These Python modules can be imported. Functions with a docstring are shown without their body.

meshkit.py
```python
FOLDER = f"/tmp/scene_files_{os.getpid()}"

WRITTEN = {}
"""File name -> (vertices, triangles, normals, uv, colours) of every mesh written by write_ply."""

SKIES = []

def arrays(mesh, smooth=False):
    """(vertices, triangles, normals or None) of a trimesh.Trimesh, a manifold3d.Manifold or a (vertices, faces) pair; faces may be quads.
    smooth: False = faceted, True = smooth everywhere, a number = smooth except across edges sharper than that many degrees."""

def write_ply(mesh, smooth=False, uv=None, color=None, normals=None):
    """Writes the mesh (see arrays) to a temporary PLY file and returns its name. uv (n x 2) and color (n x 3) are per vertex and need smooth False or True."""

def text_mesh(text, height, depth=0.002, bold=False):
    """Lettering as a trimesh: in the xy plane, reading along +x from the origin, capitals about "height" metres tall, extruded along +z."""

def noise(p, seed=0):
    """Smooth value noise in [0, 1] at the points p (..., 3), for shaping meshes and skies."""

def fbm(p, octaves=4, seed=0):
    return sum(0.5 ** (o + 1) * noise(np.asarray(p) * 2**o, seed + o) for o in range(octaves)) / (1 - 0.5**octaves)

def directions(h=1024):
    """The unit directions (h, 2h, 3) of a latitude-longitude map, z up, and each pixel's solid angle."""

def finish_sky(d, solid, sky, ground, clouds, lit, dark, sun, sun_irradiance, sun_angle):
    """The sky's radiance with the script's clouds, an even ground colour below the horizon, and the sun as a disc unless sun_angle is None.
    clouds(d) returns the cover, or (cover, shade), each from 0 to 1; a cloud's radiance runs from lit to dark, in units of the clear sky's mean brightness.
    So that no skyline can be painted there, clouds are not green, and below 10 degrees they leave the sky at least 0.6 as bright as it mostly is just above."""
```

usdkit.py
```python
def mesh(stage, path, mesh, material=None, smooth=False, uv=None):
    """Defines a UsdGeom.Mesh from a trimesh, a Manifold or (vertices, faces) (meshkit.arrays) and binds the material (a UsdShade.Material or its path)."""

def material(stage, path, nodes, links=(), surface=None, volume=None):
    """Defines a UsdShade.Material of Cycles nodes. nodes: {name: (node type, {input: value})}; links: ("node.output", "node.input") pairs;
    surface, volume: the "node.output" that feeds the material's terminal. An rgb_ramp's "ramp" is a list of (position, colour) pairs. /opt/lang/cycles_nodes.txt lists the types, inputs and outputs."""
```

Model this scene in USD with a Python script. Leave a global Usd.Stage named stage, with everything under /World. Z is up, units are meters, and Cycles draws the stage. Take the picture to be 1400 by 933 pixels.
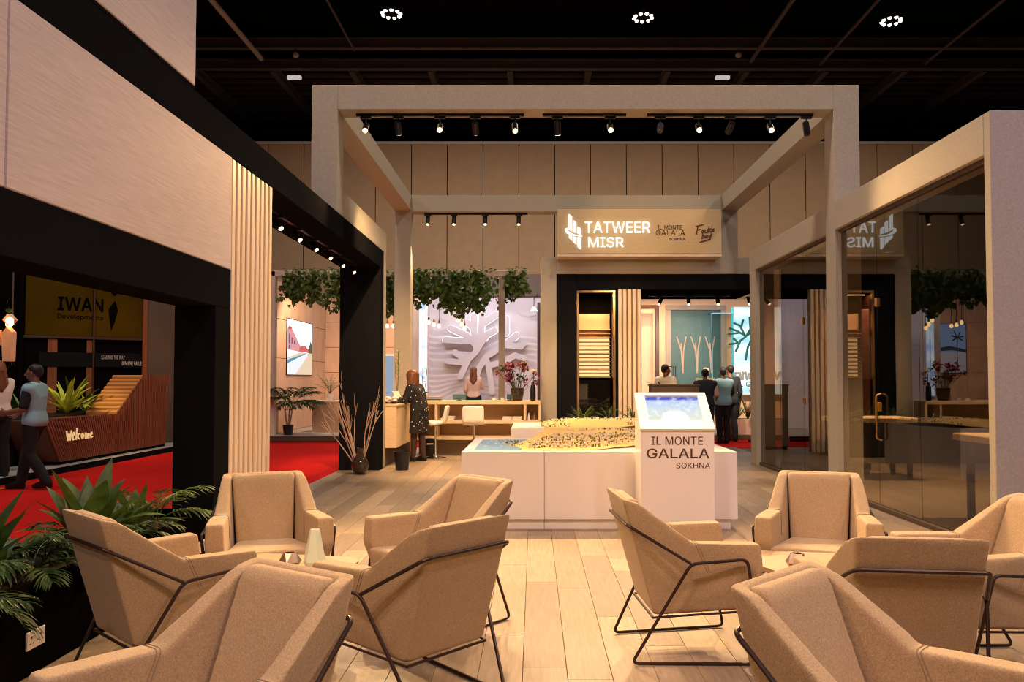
import math, random
import numpy as np, trimesh, manifold3d as m3
from shapely.geometry import Polygon, LineString, Point, box as sbox
from shapely.ops import unary_union
from shapely import affinity
from pxr import Usd, UsdGeom, UsdLux, UsdShade, Gf, Sdf
import usdkit, meshkit

stage = Usd.Stage.CreateInMemory()
UsdGeom.SetStageUpAxis(stage, 'Z'); UsdGeom.SetStageMetersPerUnit(stage, 1.0)
UsdGeom.Xform.Define(stage, '/World'); UsdGeom.Scope.Define(stage, '/World/Looks')
PI = math.pi
RNG = random.Random(7)

# ------------------------------------------------------------------ camera
F_PX, PX, PY, EYE = 1100.0, 730.0, 484.0, 1.45
PITCH = math.degrees(math.atan(36 / F_PX))
cam = UsdGeom.Camera.Define(stage, '/World/camera')
cam.CreateHorizontalApertureAttr(36.0); cam.CreateVerticalApertureAttr(36.0 * 933 / 1400)
cam.CreateFocalLengthAttr(F_PX / 1400 * 36)
cam.CreateHorizontalApertureOffsetAttr(-(PX - 700) / 1400 * 36)
cam.CreateVerticalApertureOffsetAttr((PY - 466.5) / 1400 * 36)
cam.CreateClippingRangeAttr(Gf.Vec2f(0.05, 500))
_c = UsdGeom.Xformable(cam); _c.AddTranslateOp().Set(Gf.Vec3d(0, 0, EYE)); _c.AddRotateXOp().Set(90 + PITCH)
cam.CreateExposureAttr(0.10)

# ------------------------------------------------------------------ lights
HALL = (1.0, 0.84, 0.68)          # colour of the hall's high-bay lamps
HALL_PINK = (1.0, 0.75, 0.82)     # pinker tint on the unseen lamps behind the visitors, to colour the walls
WARM = (1.0, 0.60, 0.27)          # colour of the warm spotlights
PINK = (0.93, 0.86, 1.0)          # cool wash on the relief wall
HALL_E, SPOT_E = 250.0, 340.0

dome = UsdLux.DomeLight.Define(stage, '/World/hall_air_light')
dome.CreateIntensityAttr(1.0); dome.CreateColorAttr(Gf.Vec3f(0.0022, 0.0018, 0.0016))  # faint even fill added everywhere, no source in the hall

def spot_light(path, pos, target, power, color=WARM, cone=35, radius=0.05, soft=0.6):
    """a lamp with a cone, power in W over its disc"""
    l = UsdLux.SphereLight.Define(stage, path)
    l.CreateRadiusAttr(radius); l.CreateColorAttr(Gf.Vec3f(*color)); l.CreateIntensityAttr(power / (4 * PI * PI * radius * radius))
    s = UsdLux.ShapingAPI.Apply(l.GetPrim()); s.CreateShapingConeAngleAttr(cone); s.CreateShapingConeSoftnessAttr(soft)
    p, t = np.array(pos, float), np.array(target, float)
    d = (t - p) / np.linalg.norm(t - p); z = -d
    up = np.array([0, 0, 1.0]) if abs(z[2]) < .95 else np.array([0, 1.0, 0])
    x = np.cross(up, z); x /= np.linalg.norm(x); y = np.cross(z, x)
    M = np.eye(4); M[0, :3], M[1, :3], M[2, :3], M[3, :3] = x, y, z, p
    UsdGeom.Xformable(l).AddTransformOp().Set(Gf.Matrix4d(*M.ravel().tolist()))
    return l

def disk_down(path, pos, radius, power, color):
    l = UsdLux.DiskLight.Define(stage, path)
    l.CreateRadiusAttr(radius); l.CreateColorAttr(Gf.Vec3f(*color)); l.CreateIntensityAttr(power / (PI * PI * radius * radius))
    UsdGeom.Xformable(l).AddTranslateOp().Set(Gf.Vec3d(*pos))
    return l

# high-bay lamps of the hall: three are in the picture, the grid goes on over the visitors' heads
BAYS = [(-3.56, 19.8), (2.75, 20.0), (9.1, 20.2)]
BAYS_MORE = [(x, y) for y in (9.0, -2.0) for x in (-9.5, -3.4, 2.8, 9.0)]
for i, (x, y) in enumerate(BAYS + BAYS_MORE):
    disk_down(f'/World/lights/bay_{i}', (x, y, 10.40), 0.4, HALL_E * (1.5 if y < 0 else 1.0), HALL_PINK if y < 0 else HALL)

# ------------------------------------------------------------------ helpers
_names = {}
def numbered(path):
    if not stage.GetPrimAtPath(path): return path
    k = _names.get(path, 0) + 1
    while stage.GetPrimAtPath(f'{path}_{k:03d}'): k += 1
    _names[path] = k
    return f'{path}_{k:03d}'

def ppath(parent):
    return '/World' if parent is None else str(parent.GetPath())

def tag(p, label=None, cat=None, group=None, kind=None):
    for k, v in (('label', label), ('category', cat), ('group', group), ('kind', kind)):
        if v: p.SetCustomDataByKey(k, v)
    return p

def obj(name, mesh, mat, parent=None, smooth=False, label=None, cat=None, group=None, kind=None):
    if isinstance(mesh, list): mesh = cat_meshes(mesh)
    p = usdkit.mesh(stage, numbered(ppath(parent) + '/' + name), mesh, M[mat], smooth).GetPrim()
    return tag(p, label, cat, group, kind)

def thing(name, label=None, cat=None, loc=(0, 0, 0), rz=0.0, group=None, kind=None):
    x = UsdGeom.Xform.Define(stage, numbered('/World/' + name))
    x.AddTranslateOp().Set(Gf.Vec3d(*map(float, loc))); x.AddRotateZOp().Set(math.degrees(rz))
    return tag(x.GetPrim(), label, cat, group, kind)

def dup(root, loc, rz=0.0, label=None, group=None):
    name = root.GetName(); base = name if not name[-3:].isdigit() else name[:-4]
    was = root.GetCustomData()
    r = thing(base, label or was.get('label'), was.get('category'), loc, rz, group or was.get('group'), was.get('kind'))
    r.GetReferences().AddInternalReference(root.GetPath()); r.SetInstanceable(True)
    return r

def cat_meshes(ms):
    out = []
    for m in ms:
        if hasattr(m, 'to_mesh'):
            q = m.to_mesh(); m = trimesh.Trimesh(np.array(q.vert_properties[:, :3]), np.array(q.tri_verts), process=False)
        elif isinstance(m, tuple):
            v, f, _ = meshkit.arrays(m); m = trimesh.Trimesh(v, f, process=False)
        out.append(m)
    return trimesh.util.concatenate(out) if len(out) > 1 else out[0]

def hull(pts):
    return cat_meshes([m3.Manifold.hull_points(np.asarray(pts, float))])

def bx(x0, x1, y0, y1, z0, z1, c=0.004):
    """box with chamfered edges"""
    x0, x1 = sorted((x0, x1)); y0, y1 = sorted((y0, y1)); z0, z1 = sorted((z0, z1))
    c = min(c, (x1 - x0) * .45, (y1 - y0) * .45, (z1 - z0) * .45)
    if c <= 0:
        return trimesh.creation.box(bounds=[(x0, y0, z0), (x1, y1, z1)])
    P = []
    for sx, X in ((1, x0), (-1, x1)):
        for sy, Y in ((1, y0), (-1, y1)):
            for sz, Z in ((1, z0), (-1, z1)):
                P += [(X, Y + sy * c, Z + sz * c), (X + sx * c, Y, Z + sz * c), (X + sx * c, Y + sy * c, Z)]
    return hull(P)

def move(m, t=(0, 0, 0), rz=0.0, rx=0.0, ry=0.0, s=1.0):
    m = m.copy()
    T = trimesh.transformations.euler_matrix(rx, ry, rz); T[:3, :3] *= s; T[:3, 3] = t
    m.apply_transform(T); return m

def lathe(profile, n=32, loc=(0, 0, 0)):
    """profile (r, z) from bottom to top"""
    m = trimesh.creation.revolve(np.array(profile, float), sections=n)
    m.apply_translation(loc); return m

def cyl(p, q, r, n=12, r2=None):
    """a round bar from p to q"""
    p, q = np.array(p, float), np.array(q, float)
    return sweep([p, q], [r, r if r2 is None else r2], n)

def fillet(pts, rad, closed=False, n=5):
    pts = [np.array(p, float) for p in pts]; out = []; N = len(pts)
    for i, p in enumerate(pts):
        if not closed and i in (0, N - 1): out.append(p); continue
        a, b = pts[i - 1] - p, pts[(i + 1) % N] - p
        la, lb = np.linalg.norm(a), np.linalg.norm(b); r = min(rad, la * .45, lb * .45)
        A, B = p + a / la * r, p + b / lb * r
        for t in np.linspace(0, 1, n): out.append((1 - t) ** 2 * A + 2 * t * (1 - t) * p + t * t * B)
    return out

def sweep(pts, r, n=8, closed=False, caps=True):
    """round tube through the points; r one radius or one per point"""
    P = np.array(pts, float); N = len(P); R = np.broadcast_to(np.asarray(r, float), N)
    T = np.zeros_like(P)
    if closed: T = np.roll(P, -1, 0) - np.roll(P, 1, 0)
    else: T[1:-1] = P[2:] - P[:-2]; T[0] = P[1] - P[0]; T[-1] = P[-1] - P[-2]
    T /= np.linalg.norm(T, axis=1, keepdims=True)
    u = np.cross(T[0], [0, 0, 1.0]);
    if np.linalg.norm(u) < .1: u = np.cross(T[0], [1.0, 0, 0])
    u /= np.linalg.norm(u); V = []
    ang = np.arange(n) / n * 2 * PI
    for i in range(N):
        u = u - T[i] * (u @ T[i]); u /= np.linalg.norm(u); w = np.cross(T[i], u)
        V.append(P[i] + R[i] * (np.cos(ang)[:, None] * u + np.sin(ang)[:, None] * w))
    V = np.vstack(V); Fc = []
    for i in range(N if closed else N - 1):
        a, b = i * n, ((i + 1) % N) * n
        for k in range(n):
            k2 = (k + 1) % n
            Fc += [(a + k, a + k2, b + k2), (a + k, b + k2, b + k)]
    if not closed and caps:
        V = np.vstack([V, P[0], P[-1]]); c0, c1 = len(V) - 2, len(V) - 1
        for k in range(n):
            Fc += [(c0, (k + 1) % n, k), (c1, (N - 1) * n + k, (N - 1) * n + (k + 1) % n)]
    m = trimesh.Trimesh(V, np.array(Fc), process=False)
    if m.volume < 0: m.invert()
    return m

def extrude(poly, depth):
    polys = [g for g in getattr(poly, 'geoms', [poly]) if g.geom_type == 'Polygon' and g.area > 1e-9]
    return cat_meshes([trimesh.creation.extrude_polygon(g, depth, engine='earcut') for g in polys])

def stand(m, y, out=True):
    """a flat xy drawing (extruded along z) stood up in the xz plane at depth y, its front towards -y"""
    m = m.copy(); v = m.vertices; m.vertices = np.column_stack([v[:, 0], y - v[:, 2], v[:, 1]]); return m

def fit(m, x0, x1, z0, z1):
    m = m.copy(); lo, hi = m.bounds
    v = m.vertices; v[:, 0] = x0 + (v[:, 0] - lo[0]) / (hi[0] - lo[0]) * (x1 - x0); v[:, 1] = z0 + (v[:, 1] - lo[1]) / (hi[1] - lo[1]) * (z1 - z0)
    m.vertices = v; return m

def words(text, x0, x1, z0, z1, y, depth=0.01, bold=False):
    """lettering scaled to the given box; bold = the extra stroke, as a share of the letter height"""
    m = meshkit.text_mesh(text, 0.1, 1.0)
    if bold:
        top = trimesh.Trimesh(m.vertices, m.faces); s = top.section(plane_origin=(0, 0, .5), plane_normal=(0, 0, 1))
        loops = [Polygon(d[:, :2]) for d in s.discrete if len(d) > 3]
        shape = Polygon()
        for p in sorted(loops, key=lambda p: -p.area): shape = shape.symmetric_difference(p.buffer(0))
        m = extrude(shape.buffer(.1 * .03 * bold), 1.0)
    m.vertices = m.vertices * (1, 1, depth)
    return stand(fit(m, x0, x1, z0, z1), y)

def strokes(lines, w):
    return unary_union([LineString(l).buffer(w / 2, cap_style='round', join_style='round', quad_segs=4) for l in lines])

def relax(m, n=10, lam=0.5):
    """rounds the edges of a finely split mesh"""
    m = trimesh.Trimesh(np.array(m.vertices), np.array(m.faces)); m.merge_vertices()
    e = m.edges_unique; v = np.array(m.vertices); c = np.zeros(len(v)); np.add.at(c, e[:, 0], 1); np.add.at(c, e[:, 1], 1)
    for _ in range(n):
        s = np.zeros_like(v); np.add.at(s, e[:, 0], v[e[:, 1]]); np.add.at(s, e[:, 1], v[e[:, 0]])
        v = v + lam * (s / c[:, None] - v)
    return trimesh.Trimesh(v, m.faces, process=False)

def man(m):
    if hasattr(m, 'to_mesh'): return m
    m = trimesh.Trimesh(m.vertices, m.faces); m.merge_vertices()
    return m3.Manifold(m3.Mesh(np.array(m.vertices, np.float32), np.array(m.faces, np.uint32)))

def soft(m, length, n=10, lam=.5):
    return relax(cat_meshes([man(m).refine_to_length(length)]), n, lam)

# ------------------------------------------------------------------ materials
M = {}
def mat(name, color, rough=.6, metal=0.0, noise=None, bump=None, emit=None, spec=.4, sheen=0, coat=0, stretch=(1, 1, 1), world=False, extra=None):
    """noise: (scale, amount); bump: (scale, strength); stretch: the noise's scale along each axis"""
    n = {'p': ('principled_bsdf', dict(roughness=rough, metallic=metal, specular_ior_level=spec, sheen_weight=sheen, coat_weight=coat))}
    L = []
    if noise or bump:
        if world: n['g'] = ('geometry', {}); src = 'g.position'
        else: n['g'] = ('texture_coordinate', {}); src = 'g.object'
        n['m'] = ('mapping', {'scale': stretch}); L.append((src, 'm.vector'))
    if noise:
        a = noise[1]
        n['n'] = ('noise_texture', dict(scale=noise[0], detail=3.0, roughness=.6)); L.append(('m.vector', 'n.vector'))
        n['r'] = ('rgb_ramp', {'ramp': [(.25, [c * (1 - a) for c in color]), (.75, [min(1, c * (1 + a)) for c in color])]})
        L += [('n.fac', 'r.fac'), ('r.color', 'p.base_color')]
    else:
        n['p'][1]['base_color'] = color
    if bump:
        n['bn'] = ('noise_texture', dict(scale=bump[0], detail=2.0)); L.append(('m.vector', 'bn.vector'))
        n['b'] = ('bump', dict(strength=bump[1], distance=.002)); L += [('bn.fac', 'b.height'), ('b.normal', 'p.normal')]
    if emit: n['p'][1].update(emission_color=emit[0], emission_strength=emit[1])
    M[name] = usdkit.material(stage, '/World/Looks/' + name, n, L, 'p.BSDF')

def mat_leaf(name, c1, c2, rough=.45):
    n = {'oi': ('object_info', {}), 'g': ('texture_coordinate', {}), 'n': ('noise_texture', dict(scale=9.0, detail=2.0)),
         'r': ('rgb_ramp', {'ramp': [(.3, c1), (.7, c2)]}), 'p': ('principled_bsdf', dict(roughness=rough)), 't': ('translucent_bsdf', {}), 'x': ('mix_closure', dict(fac=.25))}
    M[name] = usdkit.material(stage, '/World/Looks/' + name, n, [('g.object', 'n.vector'), ('n.fac', 'r.fac'), ('r.color', 'p.base_color'), ('r.color', 't.color'), ('p.BSDF', 'x.closure1'), ('t.BSDF', 'x.closure2')], 'x.closure')

def mat_pane(name, tint, refl, rough=0.0, gloss=(1, 1, 1)):
    n = {'t': ('transparent_bsdf', dict(color=tint)), 'g': ('glossy_bsdf', dict(color=gloss, roughness=rough)), 'f': ('fresnel', dict(IOR=refl)), 'geo': ('geometry', {}),
         'front': ('math', {'math_type': 'subtract', 'value1': 1.0}), 'k': ('math', {'math_type': 'multiply'}), 'x': ('mix_closure', {})}
    M[name] = usdkit.material(stage, '/World/Looks/' + name, n, [('geo.backfacing', 'front.value2'), ('f.fac', 'k.value1'), ('front.value', 'k.value2'), ('k.value', 'x.fac'), ('t.BSDF', 'x.closure1'), ('g.BSDF', 'x.closure2')], 'x.closure')

def mat_emit(name, color, strength):
    M[name] = usdkit.material(stage, '/World/Looks/' + name, {'e': ('emission', dict(color=color, strength=strength))}, [], 'e.emission')

mat('chair_fabric', (.43, .30, .165), .9, noise=(190, .32), bump=(420, .5), sheen=.15)
mat('chair_piping', (.26, .19, .12), .9)
mat('chair_metal', (.045, .024, .018), .38, .35)
mat('oak_table', (.40, .26, .145), .5, noise=(14, .16), stretch=(1, 9, 1))
for i, c in enumerate([(.325, .24, .16), (.245, .185, .13), (.365, .275, .185), (.285, .21, .14)]):
    mat(f'oak_plank_{i}', c, .42, noise=(5.5, .2), bump=(40, .08), stretch=(9, .7, 1), world=True, spec=.45)
mat('hall_floor', (.12, .11, .10), .7)
mat('red_carpet', (.46, .008, .006), .95, noise=(300, .25), bump=(300, .4), world=True, spec=.1)
mat('beige_linen', (.41, .365, .285), .85, noise=(55, .13), bump=(260, .35), world=True)
mat('beige_weave', (.56, .47, .47), .8, noise=(6, .14), bump=(50, .25), stretch=(1, .6, 15), world=True)
mat('hall_panel', (.54, .35, .20), .8, noise=(3, .06), world=True)
mat('pale_edge', (.72, .62, .52), .7)
mat('black_matt', (.0095, .0097, .0108), 1.0, spec=.0)
mat('black_soft', (.004, .0033, .003), 1.0, spec=.0)
mat('slat_wood', (.74, .58, .42), .55, noise=(20, .05), stretch=(1, 1, .1), world=True)
mat('slat_back', (.30, .21, .14), .8)
mat('white_gloss', (.86, .80, .73), .22, spec=.5)
mat('white_matt', (.78, .74, .70), .6)
mat('pale_oak', (.72, .54, .33), .5, noise=(10, .10), stretch=(1, 1, 8), world=True)
mat('shelf_back', (.42, .29, .15), .7)
mat('sign_wood', (.60, .45, .235), .45, noise=(12, .10), stretch=(.6, 1, 14), world=True)
mat('brown_letter', (.10, .045, .02), .5)
mat('white_leather', (.84, .76, .64), .42)
mat('chrome', (.75, .72, .70), .12, 1.0)
mat('gold_metal', (.62, .40, .20), .25, 1.0)
mat('black_plastic', (.012, .012, .013), .35)
mat('lamp_black', (.008, .008, .008), .4)
mat('steel_grey', (.095, .08, .07), .6)
mat('steel_dark', (.07, .055, .048), .7)
mat('hall_black', (.006, .005, .005), .9, spec=.1)
mat('pipe_light', (.5, .42, .38), .5)
mat('pale_plastic', (.62, .55, .50), .5)
mat('sand', (.66, .43, .14), .85, noise=(12, .12), world=True)
mat('sea_blue', (.16, .33, .52), .3, noise=(9, .2), world=True)
mat('teal_print', (.30, .52, .55), .5)
mat('house_cream', (.74, .64, .44), .7)
mat('tree_dark', (.17, .16, .05), .9)
mat('pot_white', (.78, .70, .62), .5)
mat('earth', (.03, .02, .012), .95)
mat('branch', (.52, .36, .25), .8, noise=(30, .25))
mat('mint_glaze', (.72, .82, .60), .3, coat=.4)
mat('bronze_glaze', (.30, .21, .15), .3, .6)
mat_leaf('leaf_deep', (.02, .055, .010), (.06, .12, .025))
mat_leaf('leaf_mid', (.045, .10, .015), (.15, .22, .045))
mat_leaf('leaf_lime', (.20, .26, .02), (.42, .42, .04))
mat_leaf('leaf_ivy', (.045, .10, .012), (.17, .25, .05))
mat_leaf('leaf_ivy_pale', (.12, .17, .05), (.25, .28, .10))
mat_leaf('petal_red', (.16, .012, .03), (.36, .03, .08))
mat_leaf('petal_pale', (.80, .70, .40), (.92, .86, .62))
mat_pane('tinted_glass', (.58, .52, .44), 1.6)
mat_pane('clear_glass', (.80, .83, .82), 1.45)
mat_pane('door_glass', (.88, .84, .80), 1.4)
M['vase_glass'] = usdkit.material(stage, '/World/Looks/vase_glass', {'p': ('principled_bsdf', dict(base_color=(.30, .22, .15), roughness=.03, transmission_weight=.9, ior=1.45))}, [], 'p.BSDF')
mat('skin', (.50, .27, .17), .55)
mat('skin_dark', (.22, .11, .065), .55)
mat('hair_black', (.012, .009, .008), .5)
mat('hair_brown', (.16, .055, .018), .45, noise=(60, .4), stretch=(1, 1, .1))
mat('cloth_black', (.010, .010, .011), .9)
mat('cloth_navy', (.012, .016, .03), .85)
mat('cloth_dark_suit', (.022, .028, .035), .85)
mat('vest_blue', (.26, .47, .56), .8)
mat('cloth_white', (.72, .64, .55), .85)
mat('cloth_blush', (.62, .42, .33), .85)
mat('cloth_olive', (.08, .07, .03), .85)
mat('tights', (.05, .022, .014), .7)
mat('shoe_black', (.008, .008, .008), .35)
mat('paper', (.82, .66, .52), .7)
mat('teal_panel', (.045, .12, .14), .5, noise=(4, .12), world=True)
mat('teal_logo', (.01, .16, .15), .4)
mat('grey_trim', (.36, .30, .26), .6)
mat('peach_wall', (.74, .50, .34), .7)
mat('pink_tile', (.60, .38, .25), .6, noise=(2.5, .14), stretch=(1, 1, .5), world=True)
mat('dark_red_wood', (.045, .014, .008), .45)
mat('brown_box', (.085, .055, .035), .6)
mat('relief_white', (.66, .60, .61), .8)
mat('walnut', (.20, .055, .018), .5, noise=(12, .3), stretch=(1, 1, .1), world=True)
mat('walnut_dark', (.10, .026, .009), .5)
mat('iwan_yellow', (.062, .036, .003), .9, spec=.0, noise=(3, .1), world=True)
mat('iwan_letter', (.003, .0025, .002), 1.0, spec=.0)
mat('tile_grey', (.45, .42, .40), .35)
mat('yellow_paint', (.70, .40, .02), .5)
mat('lantern_wood', (.75, .42, .22), .5)
mat('louvre_wood', (.46, .19, .05), .5)
mat('cable', (.10, .07, .05), .6)
mat('brass', (.5, .32, .14), .3, 1.0)
mat('socket_white', (.74, .62, .52), .4)
mat_emit('bulb_warm', (1.0, .60, .22), 5.0)
mat_emit('lens_warm', (1.0, .72, .36), 2.6)
mat_emit('lens_white', (1.0, .90, .84), 2.2)
mat_emit('letter_glow', (1.0, .97, .93), 1.5)
mat_emit('letter_glow_warm', (1.0, .58, .24), .75)
mat_emit('strip_white', (.90, .92, 1.0), 3.0)
mat_emit('lantern_glow', (1.0, .45, .12), 14.0)
# ================================================================== the setting
XL, XO = -2.48, -3.14            # stage-left wall: inner face, outer face
FY = 17.4                        # the wooden floor's far edge
fl = thing('floor', kind='structure')
obj('slab', bx(-26, 24, -12, 46, -.3, -.016, 0), 'hall_floor', fl)
planks = []
pw, pl = .22, 1.72
ncol = int(round((4.35 - XO) / pw)); pw = (4.35 - XO) / ncol
for i in range(ncol):
    y = 2.6 - RNG.random() * pl * .98
    while y < FY:
        y0, y1 = max(y, 2.6), min(y + pl, FY)
        if y1 - y0 > .05: planks.append((XO + i * pw, y0, y1))
        y += pl
planks.sort(key=lambda p: p[1])
def plank(x, y0, y1):
    g = .0012
    return bx(x + g, x + pw - g, y0 + g, y1 - g, -.014, 0, .0012)
for x, y0, y1 in planks[:300]:
    obj('plank', plank(x, y0, y1), f'oak_plank_{RNG.randrange(4)}', fl)
rest = [plank(*p) for p in planks[300:]]
for i in range(18):                                   # inside the glass room, and under the visitors at the near end
    for k in range(5): rest.append(plank(4.35 + i * pw, 6.2 + k * pl, 6.2 + (k + 1) * pl))
for i in range(ncol):
    for k in range(3): rest.append(plank(XO + i * pw, 2.6 - (k + 1) * pl, 2.6 - k * pl))
obj('far_planks', rest, 'oak_plank_1', fl, kind='stuff')
c = thing('red_carpet', 'bright red carpet covering the aisles around the wooden stand floor', 'carpet')
obj('aisle_runner', bx(-7.35, XO - .004, -4, 19.05, -.016, -.003, .002), 'red_carpet', c)
obj('cross_aisle', bx(XO - .004, 12, FY + .004, 19.5, -.016, -.003, .002), 'red_carpet', c)

# hall partition of tall fabric panels far behind everything
wb = thing('wall_back', kind='structure')
obj('backing', bx(-15.5, 18, 27.06, 27.3, 0, 9.5, 0), 'black_soft', wb)
for i in range(27):
    x0 = -15.06 + i * 1.2125
    obj('panel', bx(x0 + .012, x0 + 1.2, 27.0, 27.05, 0, 9.44, .006), 'hall_panel', wb)
obj('top_rail', bx(-15.5, 18, 26.95, 27.1, 9.44, 9.53, .01), 'pale_edge', wb)

# hall shell and roof steel
obj('ceiling', bx(-26, 24, -12, 46, 13.2, 13.4, 0), 'hall_black', kind='structure')
obj('wall_far', bx(-26, 24, 45.8, 46, 0, 13.2, 0), 'hall_black', kind='structure')
obj('wall_left', bx(-26, -25.8, -12, 46, 0, 13.2, 0), 'hall_black', kind='structure')
obj('wall_right', bx(23.8, 24, -12, 46, 0, 13.2, 0), 'hall_black', kind='structure')
obj('wall_rear', bx(-26, 24, -12, -11.8, 0, 13.2, 0), 'hall_black', kind='structure')
def ibeam_x(y, z, h=.30, w=.22):
    return [bx(-24, 23, y - w / 2, y + w / 2, z, z + .03, .004), bx(-24, 23, y - w / 2, y + w / 2, z + h - .03, z + h, .004), bx(-24, 23, y - .015, y + .015, z + .02, z + h - .02, 0)]
for y in (22.9, 24.45, 31.0):
    obj('ceiling_beam', ibeam_x(y, 11.0), 'steel_grey', kind='structure')
for k in range(12):
    x = -13.0 + k * 2.45
    b = [bx(x - .09, x + .09, 24.6, 44, 10.98, 11.01, .004), bx(x - .09, x + .09, 24.6, 44, 11.22, 11.25, .004), bx(x - .012, x + .012, 24.6, 44, 11, 11.24, 0)]
    obj('ceiling_beam', b, 'steel_grey', kind='structure')
for k in range(9):                                     # ribbed roof deck between the beams
    y = 26 + k * .55
    obj('ceiling_rib', bx(-24, 23, y, y + .22, 11.4, 11.5, .01), 'steel_dark', kind='structure')
for i, (x, y0, y1, r, m) in enumerate([(-8.1, 12, 23.6, .075, 'pipe_light'), (6.5, 12, 23.8, .06, 'steel_grey'), (8.66, 12, 24, .045, 'steel_grey'), (11.8, 12, 24, .045, 'steel_grey'), (-5.2, 14, 23, .035, 'steel_grey')]):
    obj('pipe', sweep([(x, y0, 11), (x, y1, 11)], r, 12), m, label=['pale service pipe running overhead beside the tall fabric panel', 'thick grey pipe overhead nearest the three ring lamps', 'thin pipe overhead beside the thick grey pipe', 'thin pipe overhead farthest along from the pale pipe', 'thinnest dark pipe overhead next to the pale pipe'][i], cat='pipe')

mat_emit('emergency_glow', (.9, .78, .70), .55)
def high_bay():
    t = thing('high_bay_lamp', '', 'lamp', (0, 0, 0), 0, None)
    obj('hanger', sweep([(0, 0, .22), (0, 0, 2.3)], .012, 6), 'lamp_black', t)
    obj('housing', lathe([(.0, .16), (.13, .16), (.15, .22), (.10, .30), (0, .30)], 24), 'lamp_black', t, 40)
    ring = [sweep([(.0, 0, .15), (.21 * math.cos(a), .21 * math.sin(a), .08)], .012, 6) for a in np.arange(9) / 9 * 2 * PI]
    obj('arms', ring, 'lamp_black', t)
    for k in range(9):
        a = k / 9 * 2 * PI
        p = np.array([.225 * math.cos(a), .225 * math.sin(a), .045])
        obj('reflector', move(lathe([(.03, .05), (.062, 0), (.066, 0), (.036, .056), (0, .06)], 16), p), 'lamp_black', t, 40)
        obj('bulb', move(trimesh.creation.icosphere(2, .050), p), 'lens_white', t, True)
    return t
hb_labels = ['ring of white lamps under the dark roof above the frame corner beside the black beam', 'ring of white lamps under the dark roof, middle of the three', 'ring of white lamps under the dark roof above the glass room']
hb = None
for (x, y), l in zip(BAYS, hb_labels):
    if hb is None:
        hb = high_bay(); UsdGeom.Xformable(hb).GetOrderedXformOps()[0].Set(Gf.Vec3d(x, y, 10.55)); hb.SetCustomDataByKey('label', l)
        hb.SetCustomDataByKey('group', 'ring lamps under the hall roof')
    else: dup(hb, (x, y, 10.55), .3 * x, l)
for (x, y), l in zip([(-7.37, 24.45), (5.80, 24.45)], ['small pale box lamp under the roof near the pale pipe', 'small pale box lamp under the roof near the thick grey pipe']):
    t = thing('emergency_lamp', l, 'lamp', (x, y, 10.75), 0, 'emergency lamps under the hall roof')
    obj('body', bx(-.22, .22, -.06, .06, -.06, .06, .02), 'emergency_glow', t); obj('bracket', sweep([(0, 0, .05), (0, 0, .252)], .015, 6), 'steel_dark', t)
for (x, y), l in zip([(-6.87, 22.9), (5.90, 22.9)], ['tiny dome camera hanging near the pale pipe', 'tiny dome camera hanging near the thick grey pipe']):
    t = thing('dome_camera', l, 'camera', (x, y, 10.82), 0, 'dome cameras under the hall roof')
    obj('dome', move(trimesh.creation.icosphere(2, .09), (0, 0, 0)), 'pale_plastic', t, True); obj('stem', sweep([(0, 0, .05), (0, 0, .182)], .02, 6), 'steel_dark', t)

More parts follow.
